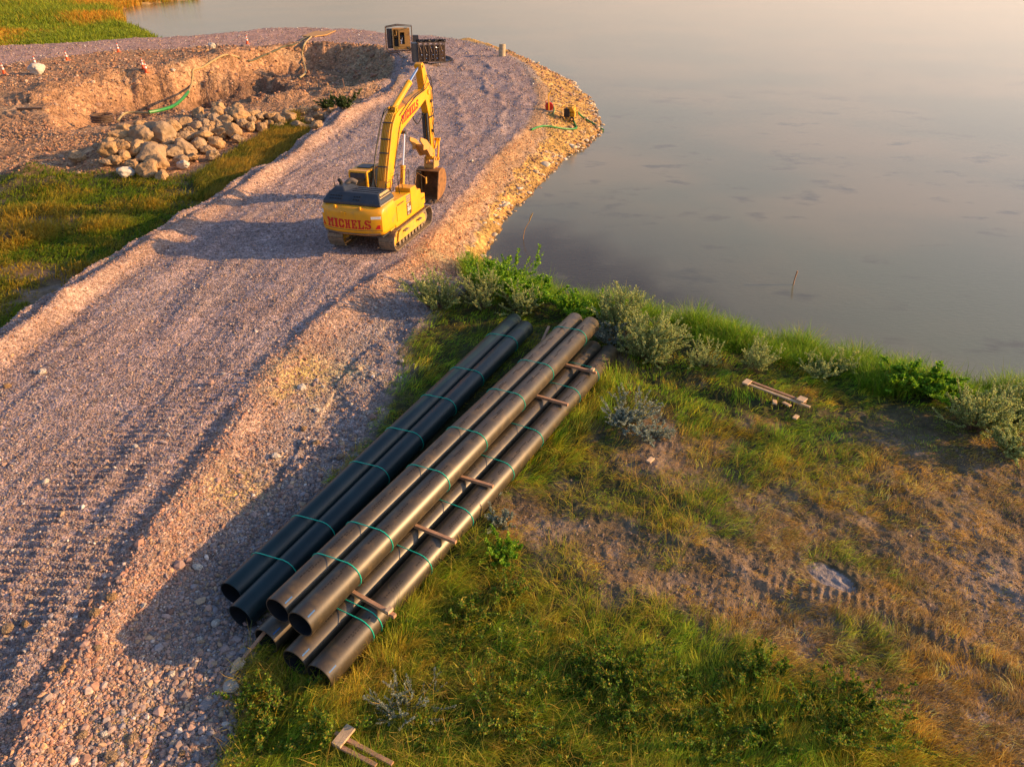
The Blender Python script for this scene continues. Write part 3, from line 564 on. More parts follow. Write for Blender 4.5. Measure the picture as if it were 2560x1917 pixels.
# reeds at the far water edge
x, y = screen_pts(9000, -150, 560, -14, 112, -1.2); k = (smp(SLg, x, y) > -.5) & ((smp(SRg, x, y) < -4.5)) & (y > 95); x, y = x[k], y[k]
per = 12; X, Y = clump(len(x), x, y, np.full(len(x), .8), per); n = len(X)
pt = fbm((X+Y*.45)*.08, (Y-X*.5)*.03, 243)+.12*rng.normal(0, 1, n)-.35*sst(-92, -74, X); k2 = smp(SLg, X, Y) > -1.2
fr = sst(-.25, .15, pt)[:, None]
tallr = 1.1+1.6*sst(160, 190, Y)+.6*fbm(X*.1, Y*.1, 242)
col = pal(n, [3, 3, 1], [(.16, .27, .015), (.26, .32, .015), (.09, .16, .015)])*(1-fr)+pal(n, [2, 2], [(.58, .25, .02), (.48, .31, .03)])*fr
nearr = sst(11, 5, -smp(SRg, X, Y))[:, None]; col = col*(1-.8*nearr)+pal(n, [1], [(.07, .11, .02)])*.8*nearr
blades('reeds', X[k2], Y[k2], (tallr*rng.uniform(.6, 1.2, n))[k2], np.full(n, .16)[k2], rng.uniform(0, 6.28, n)[k2], np.abs(rng.normal(.2, .15, n))[k2], col[k2], 'green and orange reed bed on the far side of the lake', 'reeds', tip=.1, z=(np.maximum(smp(Hg, X, Y), WZ)-.05)[k2])
# ---------------------------------------------------------------- block lettering
FONT = dict(M=["###...###", "####.####", ".#######.", ".##.#.##.", ".##...##.", ".##...##.", "####.####"], I=["#####", ".###.", ".###.", ".###.", ".###.", ".###.", "#####"],
    C=[".#####.", "###.###", "##...##", "##.....", "##...##", "###.###", ".#####."], H=["###.###", ".##.##.", ".##.##.", ".#####.", ".##.##.", ".##.##.", "###.###"],
    E=["#######", ".##..##", ".##.#..", ".####..", ".##.#..", ".##..##", "#######"], L=["####...", ".##....", ".##....", ".##....", ".##...#", ".##..##", "#######"],
    S=[".####.#", "##..###", "###....", ".#####.", "....###", "###..##", "#.####."],
    P=["####", "#..#", "#..#", "####", "#...", "#...", "#..."], c=["####", "#...", "#...", "#...", "#...", "#...", "####"], l=["#...", "#...", "#...", "#...", "#...", "#...", "####"],
    T=["###", "..#", "..#", "###", "..#", "..#", "###"], X=["###", "#..", "#..", "###", "#.#", "#.#", "###"], Z=["###", "#.#", "#.#", "#.#", "#.#", "#.#", "###"],
    K=["#..#", "#.#.", "##..", "##..", "#.#.", "#..#", "#..#"], O=["####", "#..#", "#..#", "#..#", "#..#", "#..#", "####"], m=["#...#", "##.##", "#.#.#", "#...#", "#...#", "#...#", "#...#"],
    A=[".##.", "#..#", "#..#", "####", "#..#", "#..#", "#..#"], t=["#####", "..#..", "..#..", "..#..", "..#..", "..#..", "..#.."], s=["####", "#...", "#...", "####", "...#", "...#", "####"], U=["#..#", "#..#", "#..#", "#..#", "#..#", "#..#", "####"])
def lettering(text, fn, name, material, parent):      # fn(u,v) -> point, u,v in 0..1
    W_ = sum(len(FONT[c][0])+1 for c in text)-1; mb = MB(); x0 = 0
    for ch in text:
        rows = FONT[ch]
        for j, row in enumerate(rows):
            i = 0
            while i < len(row):
                if row[i] == '#':
                    e = i
                    while e < len(row) and row[e] == '#': e += 1
                    k = max(1, (e-i)); a = [(x0+i+q*(e-i)/k)/W_ for q in range(k+1)]; v0, v1 = 1-(j+1)/7, 1-j/7
                    for q in range(k): mb.add([fn(a[q], v0), fn(a[q+1], v0), fn(a[q+1], v1), fn(a[q], v1)], [(0, 1, 2, 3)])
                    i = e
                else: i += 1
        x0 += len(rows[0])+1
    return mb.build(name, material, parent)

# ---------------------------------------------------------------- excavator
EX = empty('excavator', (-6.53, 35.3, 0), R(-15.8), 'large yellow crawler excavator with raised boom standing on the gravel haul road', 'excavator')
def tracks(s):
    xc = s*1.33; hw = .40; yc, rz = 1.96, .50; per = 4*yc+2*math.pi*rz; n = 52; mb = MB()
    tr = MB().bb(xc-.20, xc+.20, -1.75, 1.75, .28, .78).build('track_frame', M['yellowd'], EX, .03)
    for q in range(n):
        d = per*q/n
        if d < 2*yc: y, z, a = -yc+d, rz*2, 0
        elif d < 2*yc+math.pi*rz: t = (d-2*yc)/rz; y, z, a = yc+rz*math.sin(t), rz+rz*math.cos(t), -t
        elif d < 4*yc+math.pi*rz: y, z, a = yc-(d-2*yc-math.pi*rz), 0, math.pi
        else: t = (d-4*yc-math.pi*rz)/rz; y, z, a = -yc-rz*math.sin(t), rz-rz*math.cos(t), math.pi-t
        Mx = Matrix.Rotation(a, 3, 'X'); up_ = Mx @ Vector((0, 0, 1)); fw_ = Mx @ Vector((0, 1, 0)); c_ = Vector((xc, y, z+.03))
        if s > 0: pass
        mb.box(c_-up_*.03, (hw*2, per/n*.93, .035), M=Mx)
        mb.box(c_-up_*.003+fw_*.07, (hw*2-.006, .025, .03), M=Mx); mb.box(c_-up_*.005-fw_*.03, (hw*2-.006, .02, .022), M=Mx)
        mb.box(c_-up_*.075, (.22, per/n*.6, .05), M=Mx)
    mb.build('track_belt', M['track'], EX)
    g = MB()
    xo = xc+s*.20
    g.prism([(-1.75, .35), (-1.6, .74), (-1.2, .86), (1.35, .86), (1.7, .7), (1.75, .35)], xo+s*.003, xo+s*.10)
    gd = g.build('track_guard', M['yellowd'], EX, .02)
    st = MB()
    for y in (-.95, .75): st.bb(min(xo+s*.11, xo+s*.26), max(xo+s*.11, xo+s*.26), y-.2, y+.2, .70, .76)
    st.build('step', M['track'], gd)
    for y, nm in ((yc, 'idler_wheel'), (-yc, 'sprocket')):
        w = MB().cyl((xc-.13, y, rz+.0), (xc+.13, y, rz), .38, 24); w.cyl((xc-.24, y, rz), (xc+.24, y, rz), .16, 16); w.build(nm, M['yellowd'] if nm == 'sprocket' else M['track'], EX)
    ro = MB()
    for q in range(8): y = -1.4+q*.4; ro.cyl((xc-.22, y, .2), (xc+.22, y, .2), .12, 12)
    ro.build('track_rollers', M['track'], EX)
tracks(1); tracks(-1)
b = MB().bb(-1.12, 1.12, -.75, .75, .42, .78); b.cyl((0, 0, .78), (0, 0, 1.0), .72, 28); b.build('undercarriage', M['yellowd'], EX, .02)
MB().bb(-1.5, 1.5, -2.2, 1.95, 1.0, 1.18).build('platform', M['yellowd'], EX, .02)
def ys(x): return -3.0-.38*(1-(abs(x)/1.57)**2.4)
outl = [(x, ys(x)) for x in np.linspace(-1.5, 1.5, 21)]; outl = [(-1.57, -1.7), (-1.57, -2.85)]+outl+[(1.57, -2.85), (1.57, -1.7)]
mb = MB(); n = len(outl); lv = [(1.02, .80, .22), (1.10, .93, .10), (1.20, .985, .03), (1.30, 1, 0), (2.05, 1, 0), (2.20, .99, .04), (2.32, .96, .12), (2.37, .90, .28)]
for z, s_, iy in lv: mb.v += [(x*(.5+.5*s_), (y+iy if y < -1.8 else y), z) for x, y in outl]
mb.f = [(k*n+i, k*n+(i+1) % n, (k+1)*n+(i+1) % n, (k+1)*n+i) for k in range(len(lv)-1) for i in range(n)] + [tuple(range(n))[::-1], tuple(range((len(lv)-1)*n, len(lv)*n))]
cw = mb.build('counterweight', M['yellow'], EX, 0, True)
lettering('MICHELS', lambda u, v: (-1.17+u*2.2, ys(-1.17+u*2.2)-.008, 1.40+v*.42), 'lettering', M['red'], cw)
def patch(x0, x1, z0, z1, nm, m, prof=None):
    mb = MB(); P_ = prof or [(x0, z0), (x1, z0), (x1, z1), (x0, z1)]
    mb.add([(x, ys(x)-.01, z) for x, z in P_]+[(x, ys(x)+.02, z) for x, z in P_], [tuple(range(len(P_)))]+[(i, (i+1) % len(P_), len(P_)+(i+1) % len(P_), len(P_)+i) for i in range(len(P_))]); return mb.build(nm, m, cw)
patch(1.05, 1.46, 1.86, 1.98, 'reflector', M['white']); patch(-1.52, -1.38, 1.95, 2.12, 'reflector', M['white'])
patch(0, 0, 0, 0, 'warning_mark', M['red'], [(1.2, 1.40), (1.42, 1.40), (1.42, 1.58), (1.32, 1.58)]); patch(0, 0, 0, 0, 'warning_mark', M['red'], [(-1.46, 1.42), (-1.30, 1.40), (-1.42, 1.62)])
mb = MB()
for x, z in ((-.25, 2.1), (-.7, 2.33), (.55, 2.33)): mb.box((x, ys(x)+.10 if z > 2.2 else ys(x)-.02, z), (.2 if z < 2.2 else .1, .12, .14))
mb.build('lifting_eye', M['yellow'], cw, .015)
MB().bb(-1.35, 1.42, -2.95, -1.8, .94, 1.015).build('belly_plate', M['dark'], EX)
MB().tube([(x, ys(x)-.004, 1.335) for x in np.linspace(-1.48, 1.48, 25)], .011, 5).build('seam', M['brown'], cw); MB().tube([(x, ys(x)+.0, 1.16) for x in np.linspace(-1.4, 1.4, 25)], .03, 5).build('bumper_edge', M['steel'], cw)
# engine hood
hd = MB(); P0 = [(-1.42, -3.02, 2.372), (1.46, -3.02, 2.372), (1.46, -1.45, 2.372), (-1.42, -1.45, 2.372)]; P1 = [(-1.40, -3.0, 2.52), (1.45, -3.0, 2.52), (1.45, -1.46, 2.52), (-1.40, -1.46, 2.52)]; P2 = [(-1.22, -2.62, 2.86), (1.22, -2.62, 2.86), (1.22, -1.6, 2.86), (-1.22, -1.6, 2.86)]
hd.add(P0+P1+P2, [(3, 2, 1, 0), (8, 9, 10, 11)]+[(k+i, k+(i+1) % 4, k+4+(i+1) % 4, k+4+i) for k in (0, 4) for i in range(4)])
hd.add([(-1.18, -2.6, 2.862), (-.45, -2.6, 2.862), (-.2, -1.62, 2.862), (-1.18, -1.62, 2.862), (-1.0, -2.4, 3.02), (-.62, -2.4, 3.02), (-.45, -1.7, 3.0), (-1.0, -1.7, 3.0)], [(4, 5, 6, 7), (0, 1, 5, 4), (1, 2, 6, 5), (2, 3, 7, 6), (3, 0, 4, 7)])
hood = hd.build('engine_hood', M['dark'], EX, .04)
mb = MB()
for k in range(3): mb.bb(-.15, 1.15, -2.42+k*.28, -2.38+k*.28, 2.862, 2.885)
mb.build('hood_rib', M['dark'], hood)
mb = MB()
for r_ in range(2):
    for k in range(5):
        for x0 in (-1.05, .12):
            if x0 > 0 and k > 2: continue
            f_ = .25+.3*r_; mb.box((x0+k*.13, -3.0+.38*f_-.004, 2.52+.34*f_+.006), (.09, .02, .055), M=Matrix.Rotation(-R(48), 3, 'X') @ Matrix.Rotation(R(90), 3, 'X') if False else Matrix.Rotation(R(-42), 3, 'X'))
mb.build('louvre', M['black'], hood)
# grille on the sun side of the hood
gp = MB(); gp.add([(1.462, -2.98, 2.39), (1.462, -1.48, 2.39), (1.256, -1.62, 2.852), (1.256, -2.58, 2.852)], [(0, 1, 2, 3)]); gr_ = gp.build('side_grille', mat('grille_dusty', (.42, .31, .15), .7, dirt=(3, .5, (.25, .18, .1))), hood)
gr_.location.x = .012
mb = MB()
for r_ in range(3):
    for k in range(7):
        f_ = .25+.25*r_; mb.box((1.462-.2*f_+.02, -2.72+.16*f_+k*.155, 2.39+.46*f_), (.012, .10, .075), M=Matrix.Rotation(R(-24), 3, 'Y'))
mb.build('grille_slot', M['black'], hood)
mb = MB(); mb.tube(smooth_path([(-.95, -1.95, 2.9), (-.95, -1.98, 3.12), (-.95, -2.12, 3.22)], 4), .085, 12); mb.build('exhaust_pipe', M['black'], hood)
mb = MB().tube(smooth_path([(-.78, -1.75, 2.95), (-.6, -1.62, 3.1), (-.35, -1.55, 2.98)], 4), .13, 12); mb.build('intake_cap', mat('dusty_grey_cap', (.16, .13, .10), .7), hood, 0, True)
# side bodies
sb = MB(); sb.prism([(-1.70, 1.02), (1.85, 1.02), (1.85, 1.3), (-.2, 2.22) if False else (1.85, 1.35), (1.1, 1.36), (.55, 2.2), (-1.70, 2.3)], .72, 1.56)
side = sb.build('side_body', M['yellow'], EX, .03)
MB().prism([(-1.55, 1.28), (-.55, 1.28), (-.55, 1.95), (-1.55, 2.0)], 1.563, 1.585).build('access_door', M['yellow'], side, .015)
MB().bb(1.587, 1.60, -1.45, -.7, 2.02, 2.06).build('handle_recess', M['brown'], side)
MB().bb(1.563, 1.575, -.38, .12, 1.22, 1.80).build('badge', M['brown'], side)
def sidef(y0, y1, z0, z1): return lambda u, v: (1.583, y0+u*(y1-y0), z0+v*(z1-z0))
lettering('Pc', sidef(-.30, -.08, 1.64, 1.77), 'badge_lettering', M['white'], side); lettering('TXZ', sidef(-.32, .08, 1.42, 1.60), 'badge_lettering', M['white'], side); lettering('lc', sidef(-.28, -.12, 1.27, 1.37), 'badge_lettering', M['white'], side)
for k in range(3): MB().bb(1.563, 1.572, -.38, .12, 1.86+k*.115, 1.935+k*.115).build('stripe', M['stripe'], side)
tb = MB().prism([(.14, 1.25), (1.0, 1.25), (1.0, 2.1), (.8, 2.42), (.14, 2.42)], .78, 1.60).build('fuel_tank', M['yellow'], EX, .03)
t2 = MB().prism([(1.003, 1.2), (1.95, 1.2), (1.95, 1.72), (1.45, 1.82), (1.42, 2.08), (1.003, 2.10)], .78, 1.58).build('toolbox', M['yellow'], EX, .03)
lettering('KOmAtsU', lambda u, v: (1.590, 1.45+u*.42, 1.50+v*.07), 'lettering', M['red'], t2)
MB().bb(-1.52, -.5, -1.70, -.15, 1.02, 2.25).build('side_body', M['yellow'], EX, .03)
MB().bb(.42, .76, -1.4, 1.85, 1.18, 1.98).build('deck', M['yellowd'], EX, .02)
mb = MB()
for k in range(7): mb.box((.60, -1.2+k*.22, 2.0), (.28, .05, .03))
mb.build('tread_plate', M['black'], EX)
MB().bb(-.49, .415, -1.7, -.2, 1.18, 2.2).build('hydraulic_bay', M['dark'], EX, .02)
# cab
cx0, cx1, cy0, cy1, cz0, cz1 = -1.52, -.52, -.12, 1.75, 1.18, 3.14
cb = MB(); cb.prism([(cy0, cz1-.09), (cy0+.05, cz1), (1.45, cz1), (1.62, cz1-.09)], cx0, cx1)
for x in (cx0+.045, cx1-.045):
    cb.bb(x-.045, x+.045, cy0, cy0+.12, cz0, cz1-.092)
    cb.tube([(x, 1.55, cz1-.1), (x, 1.75, 2.2), (x, 1.7, cz0)], .045, 6); cb.bb(x-.04, x+.04, .75, .83, 1.95, cz1-.092)
cb.bb(cx0+.002, cx0+.05, cy0+.13, 1.70, cz0, 1.95); cb.bb(cx1-.05, cx1-.002, cy0+.13, 1.70, cz0, 1.85); cb.bb(cx0+.1, cx1-.1, cy0+.002, cy0+.05, cz0, 2.15)
cab = cb.build('cab', M['yellow'], EX, .02)
for q, nm in (((cx0+.10, cx1-.10, cy0+.03, cy0+.045, 2.155, 2.78), 'window'), ((cx0+.02, cx0+.035, cy0+.13, .745, 1.955, cz1-.1), 'window'), ((cx0+.02, cx0+.035, .835, 1.6, 1.955, cz1-.1), 'window'), ((cx1-.035, cx1-.02, cy0+.13, .745, 1.855, cz1-.1), 'window'), ((cx1-.035, cx1-.02, .835, 1.6, 1.855, cz1-.1), 'window')):
    MB().bb(*q).build(nm, M['glass'], cab)
MB().add([(cx0+.1, 1.56, cz1-.12), (cx1-.1, 1.56, cz1-.12), (cx1-.1, 1.74, 2.2), (cx0+.1, 1.74, 2.2), (cx1-.1, 1.70, cz0+.1), (cx0+.1, 1.70, cz0+.1)], [(0, 1, 2, 3), (3, 2, 4, 5)]).build('windshield', M['glass'], cab)
MB().bb(cx0+.10, cx1-.10, cy0-.03, cy0+.028, 2.79, 3.03).build('rear_visor', M['dark'], cab, .02)
MB().bb(cx0+.2, cx1-.12, .45, 1.15, cz1+.003, cz1+.05).build('roof_hatch', M['dark'], cab, .02)
sp_ = MB().box((-1.02, .55, 2.0), (.45, .45, .12)); sp_.box((-1.02, .32, 2.35), (.42, .12, .6)); sp_.build('seat', M['black'], cab, .03)
# boom
ctr = [Vector((0, .5+1.3*t, 2.15+2.32*t)) for t in np.linspace(0, 1, 9)]+[Vector((0, 2.0, 4.73)), Vector((0, 2.3, 4.97)), Vector((0, 2.7, 5.12))]+[Vector((0, 2.7+3.72*t, 5.12+.76*t)) for t in np.linspace(.12, 1, 9)]
wds = np.interp(np.linspace(0, 1, len(ctr)), [0, .12, .3, .5, .65, .85, 1], [.24, .36, .42, .52, .44, .32, .20])
top_, bot_ = [], []
for i, p_ in enumerate(ctr):
    t = (ctr[min(i+1, len(ctr)-1)]-ctr[max(i-1, 0)]).normalized(); nn = Vector((0, -t.z, t.y)); a = p_+nn*wds[i]; b_ = p_-nn*wds[i]
    top_.append((a.y, a.z)); bot_.append((b_.y, b_.z))
boom = MB().prism(bot_+top_[::-1], -.28, .28).build('boom', M['yellow'], EX, .025)
def boomx(u, v, x=.292):
    f_ = .545+u*.27; i = f_*(len(ctr)-1); k = int(i); g_ = i-k; p_ = ctr[k].lerp(ctr[k+1], g_); t = (ctr[k+1]-ctr[k]).normalized(); nn = Vector((0, -t.z, t.y)); p_ = p_+nn*(-.24+v*.40)+t*(-.06+.12*v)
    return (x, p_.y, p_.z)
lettering('MICHELS', boomx, 'lettering', M['red'], boom)
mb = MB()
for k in range(5):
    x = -.18+k*.085; pts = []
    for i in range(1, 12):
        t = (ctr[i+1]-ctr[i-1]).normalized(); nn = Vector((0, -t.z, t.y)); pts.append(Vector((x, 0, 0))+ctr[i]+nn*(wds[i]+.05))
    mb.tube(pts, .022, 6)
mb.build('hydraulic_line', M['yellowd'], boom)
mb = MB()
for i in (3, 5, 7, 9, 11):
    t = (ctr[i+1]-ctr[i-1]).normalized(); nn = Vector((0, -t.z, t.y)); c_ = ctr[i]+nn*(wds[i]+.075); mb.box(c_, (.5, .05, .03), M=Matrix.Rotation(math.atan2(t.z, t.y), 3, 'X'))
mb.build('line_clamp', M['dark'], boom)
def hose(pts, r, nm, m, par): return MB().tube(smooth_path(pts, 6), r, 8).build(nm, m, par, 0, True)
hose([(-.30, .3, 2.0), (-.36, .35, 3.1), (-.36, 1.2, 4.5), (-.33, 1.9, 5.5), (-.2, 2.3, 5.72)], .03, 'boom_hose', M['black'], boom)
hose([(-.24, .3, 2.0), (-.34, .28, 3.0), (-.33, 1.0, 4.4), (-.28, 1.75, 5.4), (-.1, 2.35, 5.68)], .03, 'boom_hose', M['black'], boom)
hose([(.31, 1.3, 3.0), (.315, 1.8, 3.9), (.315, 2.6, 5.1), (.315, 4.3, 5.82), (.31, 5.9, 6.05), (.3, 6.6, 6.3), (.28, 7.0, 5.9)], .02, 'boom_hose', M['black'], boom)
hose([(.31, 2.4, 5.35), (.315, 4.1, 5.95), (.31, 5.6, 6.15), (.3, 6.5, 6.7), (.3, 6.95, 6.2), (.25, 7.1, 5.3)], .02, 'boom_hose', M['black'], boom)
hose([(-.1, 5.3, 5.4), (-.1, 5.0, 4.8), (-.1, 5.6, 4.35), (-.1, 6.4, 4.7)], .03, 'boom_hose', M['black'], boom)
# arm cylinder on the boom
def cylinder(a, b_, f_, r1, r2, nm, dx):
    a, b_ = Vector(a), Vector(b_); m_ = a.lerp(b_, f_); c_ = MB().cyl(a, m_, r1, 18); c_.cyl(m_-(b_-a).normalized()*.1, m_+(b_-a).normalized()*.02, r1*1.12, 18); o = c_.build(nm, M['yellow'], EX, 0, True)
    MB().cyl(m_, b_, r2, 14).build('cylinder_rod', M['chrome'], o, 0, True); return o
cylinder((0, 2.35, 5.62), (0, 6.02, 7.18), .60, .15, .065, 'arm_cylinder', 0)
MB().prism([(2.1, 5.15), (2.75, 5.35), (2.55, 5.78), (2.2, 5.75)], -.2, -.14).prism([(2.1, 5.15), (2.75, 5.35), (2.55, 5.78), (2.2, 5.75)], .14, .2).cyl((-.24, 2.37, 5.62), (.24, 2.37, 5.62), .07).build('cylinder_bracket', M['yellow'], boom)
for s in (-1, 1): cylinder((s*.40, 1.75, 1.7), (s*.40, 2.62, 4.5), .45, .12, .06, 'boom_cylinder', 0)
MB().cyl((-.48, 2.62, 4.5), (.48, 2.62, 4.5), .09).build('boom_pin', M['dark'], boom)
# arm
arm = MB().prism([(5.85, 7.28), (6.08, 7.36), (6.30, 7.2), (6.95, 6.1), (7.12, 5.3), (7.12, 2.35), (6.95, 2.12), (6.72, 2.2), (6.68, 2.6), (6.55, 4.6), (6.15, 5.6), (6.1, 6.2)], -.2, .2).build('arm', M['yellow'], EX, .025)
MB().cyl((-.34, 6.42, 5.86), (.34, 6.42, 5.86), .13).cyl((-.26, 6.02, 7.18), (.26, 6.02, 7.18), .08).build('arm_pin', M['yellowd'], arm)
mb = MB().bb(.203, .24, 6.5, 7.1, 4.5, 4.58).bb(.203, .26, 6.75, 6.95, 3.7, 3.85).bb(.203, .26, 6.8, 7.0, 5.25, 5.4); mb.build('hose_clamp', M['dark'], arm)
hose([(.26, 6.9, 5.9), (.28, 6.8, 5.2), (.3, 6.95, 4.4), (.27, 6.8, 3.6), (.25, 6.9, 2.8)], .022, 'arm_hose', M['black'], arm)
hose([(.26, 7.0, 5.0), (.3, 6.7, 4.6), (.32, 6.75, 3.9), (.27, 7.0, 3.5)], .02, 'arm_hose', M['black'], arm)
mb = MB().bb(-.13, -.21-.02, 6.3, 6.5, 3.0, 4.6) if False else MB().cyl((-.1, 6.42, 4.75), (-.1, 6.5, 3.1), .09).cyl((.1, 6.42, 4.75), (.1, 6.5, 3.1), .06); mb.build('thumb_cylinder', M['dark'], EX, 0, True)
cylinder((0, 7.3, 6.0), (0, 7.5, 3.15), .62, .12, .055, 'bucket_cylinder', 0)
mb = MB()
for s in (-1, 1):
    mb.prism([(7.42, 3.25), (7.58, 3.2), (7.12, 2.72), (6.98, 2.8)], s*.25-.03, s*.25+.03); mb.prism([(7.42, 3.2), (7.6, 3.2), (7.3, 2.1), (7.16, 2.12)], s*.32-.03, s*.32+.03)
mb.cyl((-.4, 7.5, 3.18), (.4, 7.5, 3.18), .08).cyl((-.4, 7.22, 2.15), (.4, 7.22, 2.15), .07); mb.build('bucket_linkage', M['yellow'], EX)
mb = MB()
for s in (-1, 1): mb.prism([(6.55, 1.72), (7.4, 1.72), (7.36, 2.3), (7.12, 2.28), (7.0, 2.02), (6.92, 2.36), (6.7, 2.3)], s*.27-.035, s*.27+.035)
mb.bb(-.23, .23, 6.6, 7.35, 1.75, 1.95); mb.cyl((-.36, 6.88, 2.22), (.36, 6.88, 2.22), .07); mb.build('quick_coupler', M['gen'], EX, .01)
# thumb
mb = MB()
for x in (-.34, .27): mb.prism([(6.68, 2.42), (6.62, 2.85), (5.75, 3.5), (4.95, 3.78), (4.88, 3.62), (5.28, 3.28), (5.22, 3.05), (5.7, 3.0), (6.2, 2.5)], x-.035, x+.035)
mb.prism([(6.6, 2.6), (5.7, 3.25), (5.62, 3.15), (6.5, 2.48)], -.31, .24); mb.cyl((-.4, 6.6, 2.58), (.34, 6.6, 2.58), .07)
mb.build('thumb', M['gen'], EX, .01)
# bucket
bc = smooth_path([(0, 6.32, 1.66), (0, 6.8, 1.76), (0, 7.28, 1.55), (0, 7.46, 1.05), (0, 7.22, .52), (0, 6.65, .22), (0, 5.88, .12)], 4)
o_ = [(p_.y, p_.z) for p_ in bc]; cen = Vector((0, 6.5, .95)); i_ = [(p_.y+(cen.y-p_.y)*.05, p_.z+(cen.z-p_.z)*.05) for p_ in bc]
mb = MB(); n = len(o_)
for x in (-.67, .67): mb.prism(o_+[(6.05, .85)], x-.025, x+.025)
for i in range(n-1): mb.prism([o_[i], o_[i+1], i_[i+1], i_[i]], -.644, .644)
bk = mb.build('bucket', M['rust'], EX)
mb = MB(); mb.bb(-.70, .70, 5.78, 5.95, .085, .115); mb.build('cutting_edge', M['steel'], bk)
for k in range(5):
    x = -.6+k*.3; MB().prism([(5.95, .08), (5.95, .2), (5.75, .17), (5.52, .07), (5.52, .05)], x-.055, x+.055).build('bucket_tooth', M['steel'], bk)
# rails and mirrors
def rail(pts, par=None, r=.018, nm='handrail'): return MB().tube([Vector(p_) for p_ in pts], r, 6).build(nm, M['black'], par or EX)
rail([(.8, -.9, 2.25), (.8, -.9, 2.85), (.8, -.35, 2.85), (.8, -.35, 2.25)]); rail([(1.2, -.3, 2.25), (1.2, -.3, 2.8), (1.2, .1, 2.9), (1.2, .1, 2.4)]); rail([(.8, -.1, 2.3), (.8, -.1, 3.0), (.8, .5, 3.0), (.8, .5, 2.4)])
rail([(.85, 1.0, 2.4), (.85, 1.0, 3.05), (.85, 1.75, 2.9), (.85, 1.75, 1.8)]); rail([(1.5, .95, 2.4), (1.5, .95, 3.0), (1.5, 1.8, 2.8), (1.5, 1.8, 1.7)]); rail([(-1.5, -1.6, 2.25), (-1.5, -1.6, 3.2), ]); rail([(-1.5, -1.6, 2.8), (-1.2, -1.55, 2.8), (-1.2, -1.55, 2.3)])
mr = MB().tube([(1.2, 1.6, 2.1), (1.3, 1.8, 2.75), (1.75, 1.75, 2.55)], .018, 6).build('mirror_arm', M['gen'], EX)
MB().box((1.80, 1.72, 2.42), (.06, .18, .32), M=Matrix.Rotation(R(15), 3, 'Z')).build('mirror', M['yellowd'], mr, .02)

# ---------------------------------------------------------------- plastic pipes
PR = .315; PLEN = 15.24
def pipe(A, dirang, z, label, mt, L=PLEN, marks=True, flip=0):
    e = link(bpy.data.objects.new('plastic_pipe', None)); bpy.data.objects.remove(e)
    n = 48; mb = MB(); ro, ri = PR, PR-.032; V_ = []
    for y in (0, .02, L-.02, L):
        rr_ = ro if y in (.02, L-.02) else ro-.008
        V_ += [(rr_*math.cos(2*math.pi*k/n), y, rr_*math.sin(2*math.pi*k/n)) for k in range(n)]
    for y in (0, L): V_ += [(ri*math.cos(2*math.pi*k/n), y, ri*math.sin(2*math.pi*k/n)) for k in range(n)]
    mb.v = V_; q = lambda a, b_: [(a*n+k, a*n+(k+1) % n, b_*n+(k+1) % n, b_*n+k) for k in range(n)]
    mb.f = q(0, 1)+q(1, 2)+q(2, 3)+q(3, 5)+q(5, 4)+q(4, 0)
    o = mb.build('plastic_pipe', mt, None, 0, True); o.data.materials.append(M['hdpe_in'])
    for k, p_ in enumerate(o.data.polygons):
        if n*4 <= k < n*5: p_.material_index = 1
    a = math.atan2(dirang[0], dirang[1]); o.location = (A[0], A[1], z); o.rotation_euler = (0, 0, -a)
    tag(o, label, 'pipe', 'black plastic pipes stacked beside the haul road')
    if marks:
        am = R(52+flip); mk = MB(); cs = [(PR+.003)*1.0]*1
        pts = [am-.045, am, am+.045]; mk.add([((PR+.002)*math.cos(t), y, (PR+.002)*math.sin(t)) for y in (.06, .26) for t in pts], [(0, 1, 4, 3), (1, 2, 5, 4)]); mk.build('blue_mark', M['blue'], o)
        pm = MB()
        for row, a0 in enumerate((R(82+flip), R(74+flip))):
            y = .7+.2*row
            while y < L-1:
                for _ in range(rng.integers(4, 9)):
                    w_ = rng.uniform(.03, .07); ts = [a0, a0+.10]; pm.add([((PR+.002)*math.cos(t), yy, (PR+.002)*math.sin(t)) for yy in (y, y+w_) for t in ts], [(0, 1, 3, 2)]); y += w_+.025
                y += rng.uniform(.15, .9)
        pm.build('print_line', M['print_'], o)
    return o
def unit(A, B): d = np.array(B)-np.array(A); return d/np.linalg.norm(d)
uL = unit((-6.25, 11.35), (-.06, 24.97)); uT = unit((-4.72, 10.2), (2.40, 23.85)); uB = unit((-4.34, 9.50), (2.87, 22.8))
nL = np.array([uL[1], -uL[0]]); nT = np.array([uT[1], -uT[0]]); nB = np.array([uB[1], -uB[0]])
A1 = np.array([-6.25, 11.35])+nL*.06; A2 = A1+nL*.638-uL*.42; T1 = np.array([-4.74, 10.2]); T2 = T1+nT*.64-uT*.06; B2 = np.array([-4.33, 9.52]); B3 = B2+nB*.66-uB*.03; B1 = np.array([-5.03, 10.03])-nB*.03
zb = ZG+PR; zt = ZG+2*PR+.09+PR
pipe(A1, uL, zb, 'outermost dark pipe of the strapped pair lying next to the gravel', M['hdpe_shaded'], marks=False); pipe(A2, uL, zb, 'dark pipe of the shaded pair, on the side nearer the tall stack', M['hdpe_shaded'], marks=False)
pipe(T1, uT, zt, 'upper pipe of the stack, on the side towards the haul road', M['hdpe']); pipe(T2, uT, zt, 'upper pipe of the stack, sunlit one on the side towards the meadow', M['hdpe'])
pipe(B1, uB, zb, 'bottom pipe of the stack mostly hidden under the two upper pipes', M['hdpe']); pipe(B2, uB, zb, 'middle bottom pipe of the stack, half covered by the timber ends', M['hdpe']); pipe(B3, uB, zb, 'lowest outer pipe of the stack lying against the meadow grass', M['hdpe'], flip=-10)
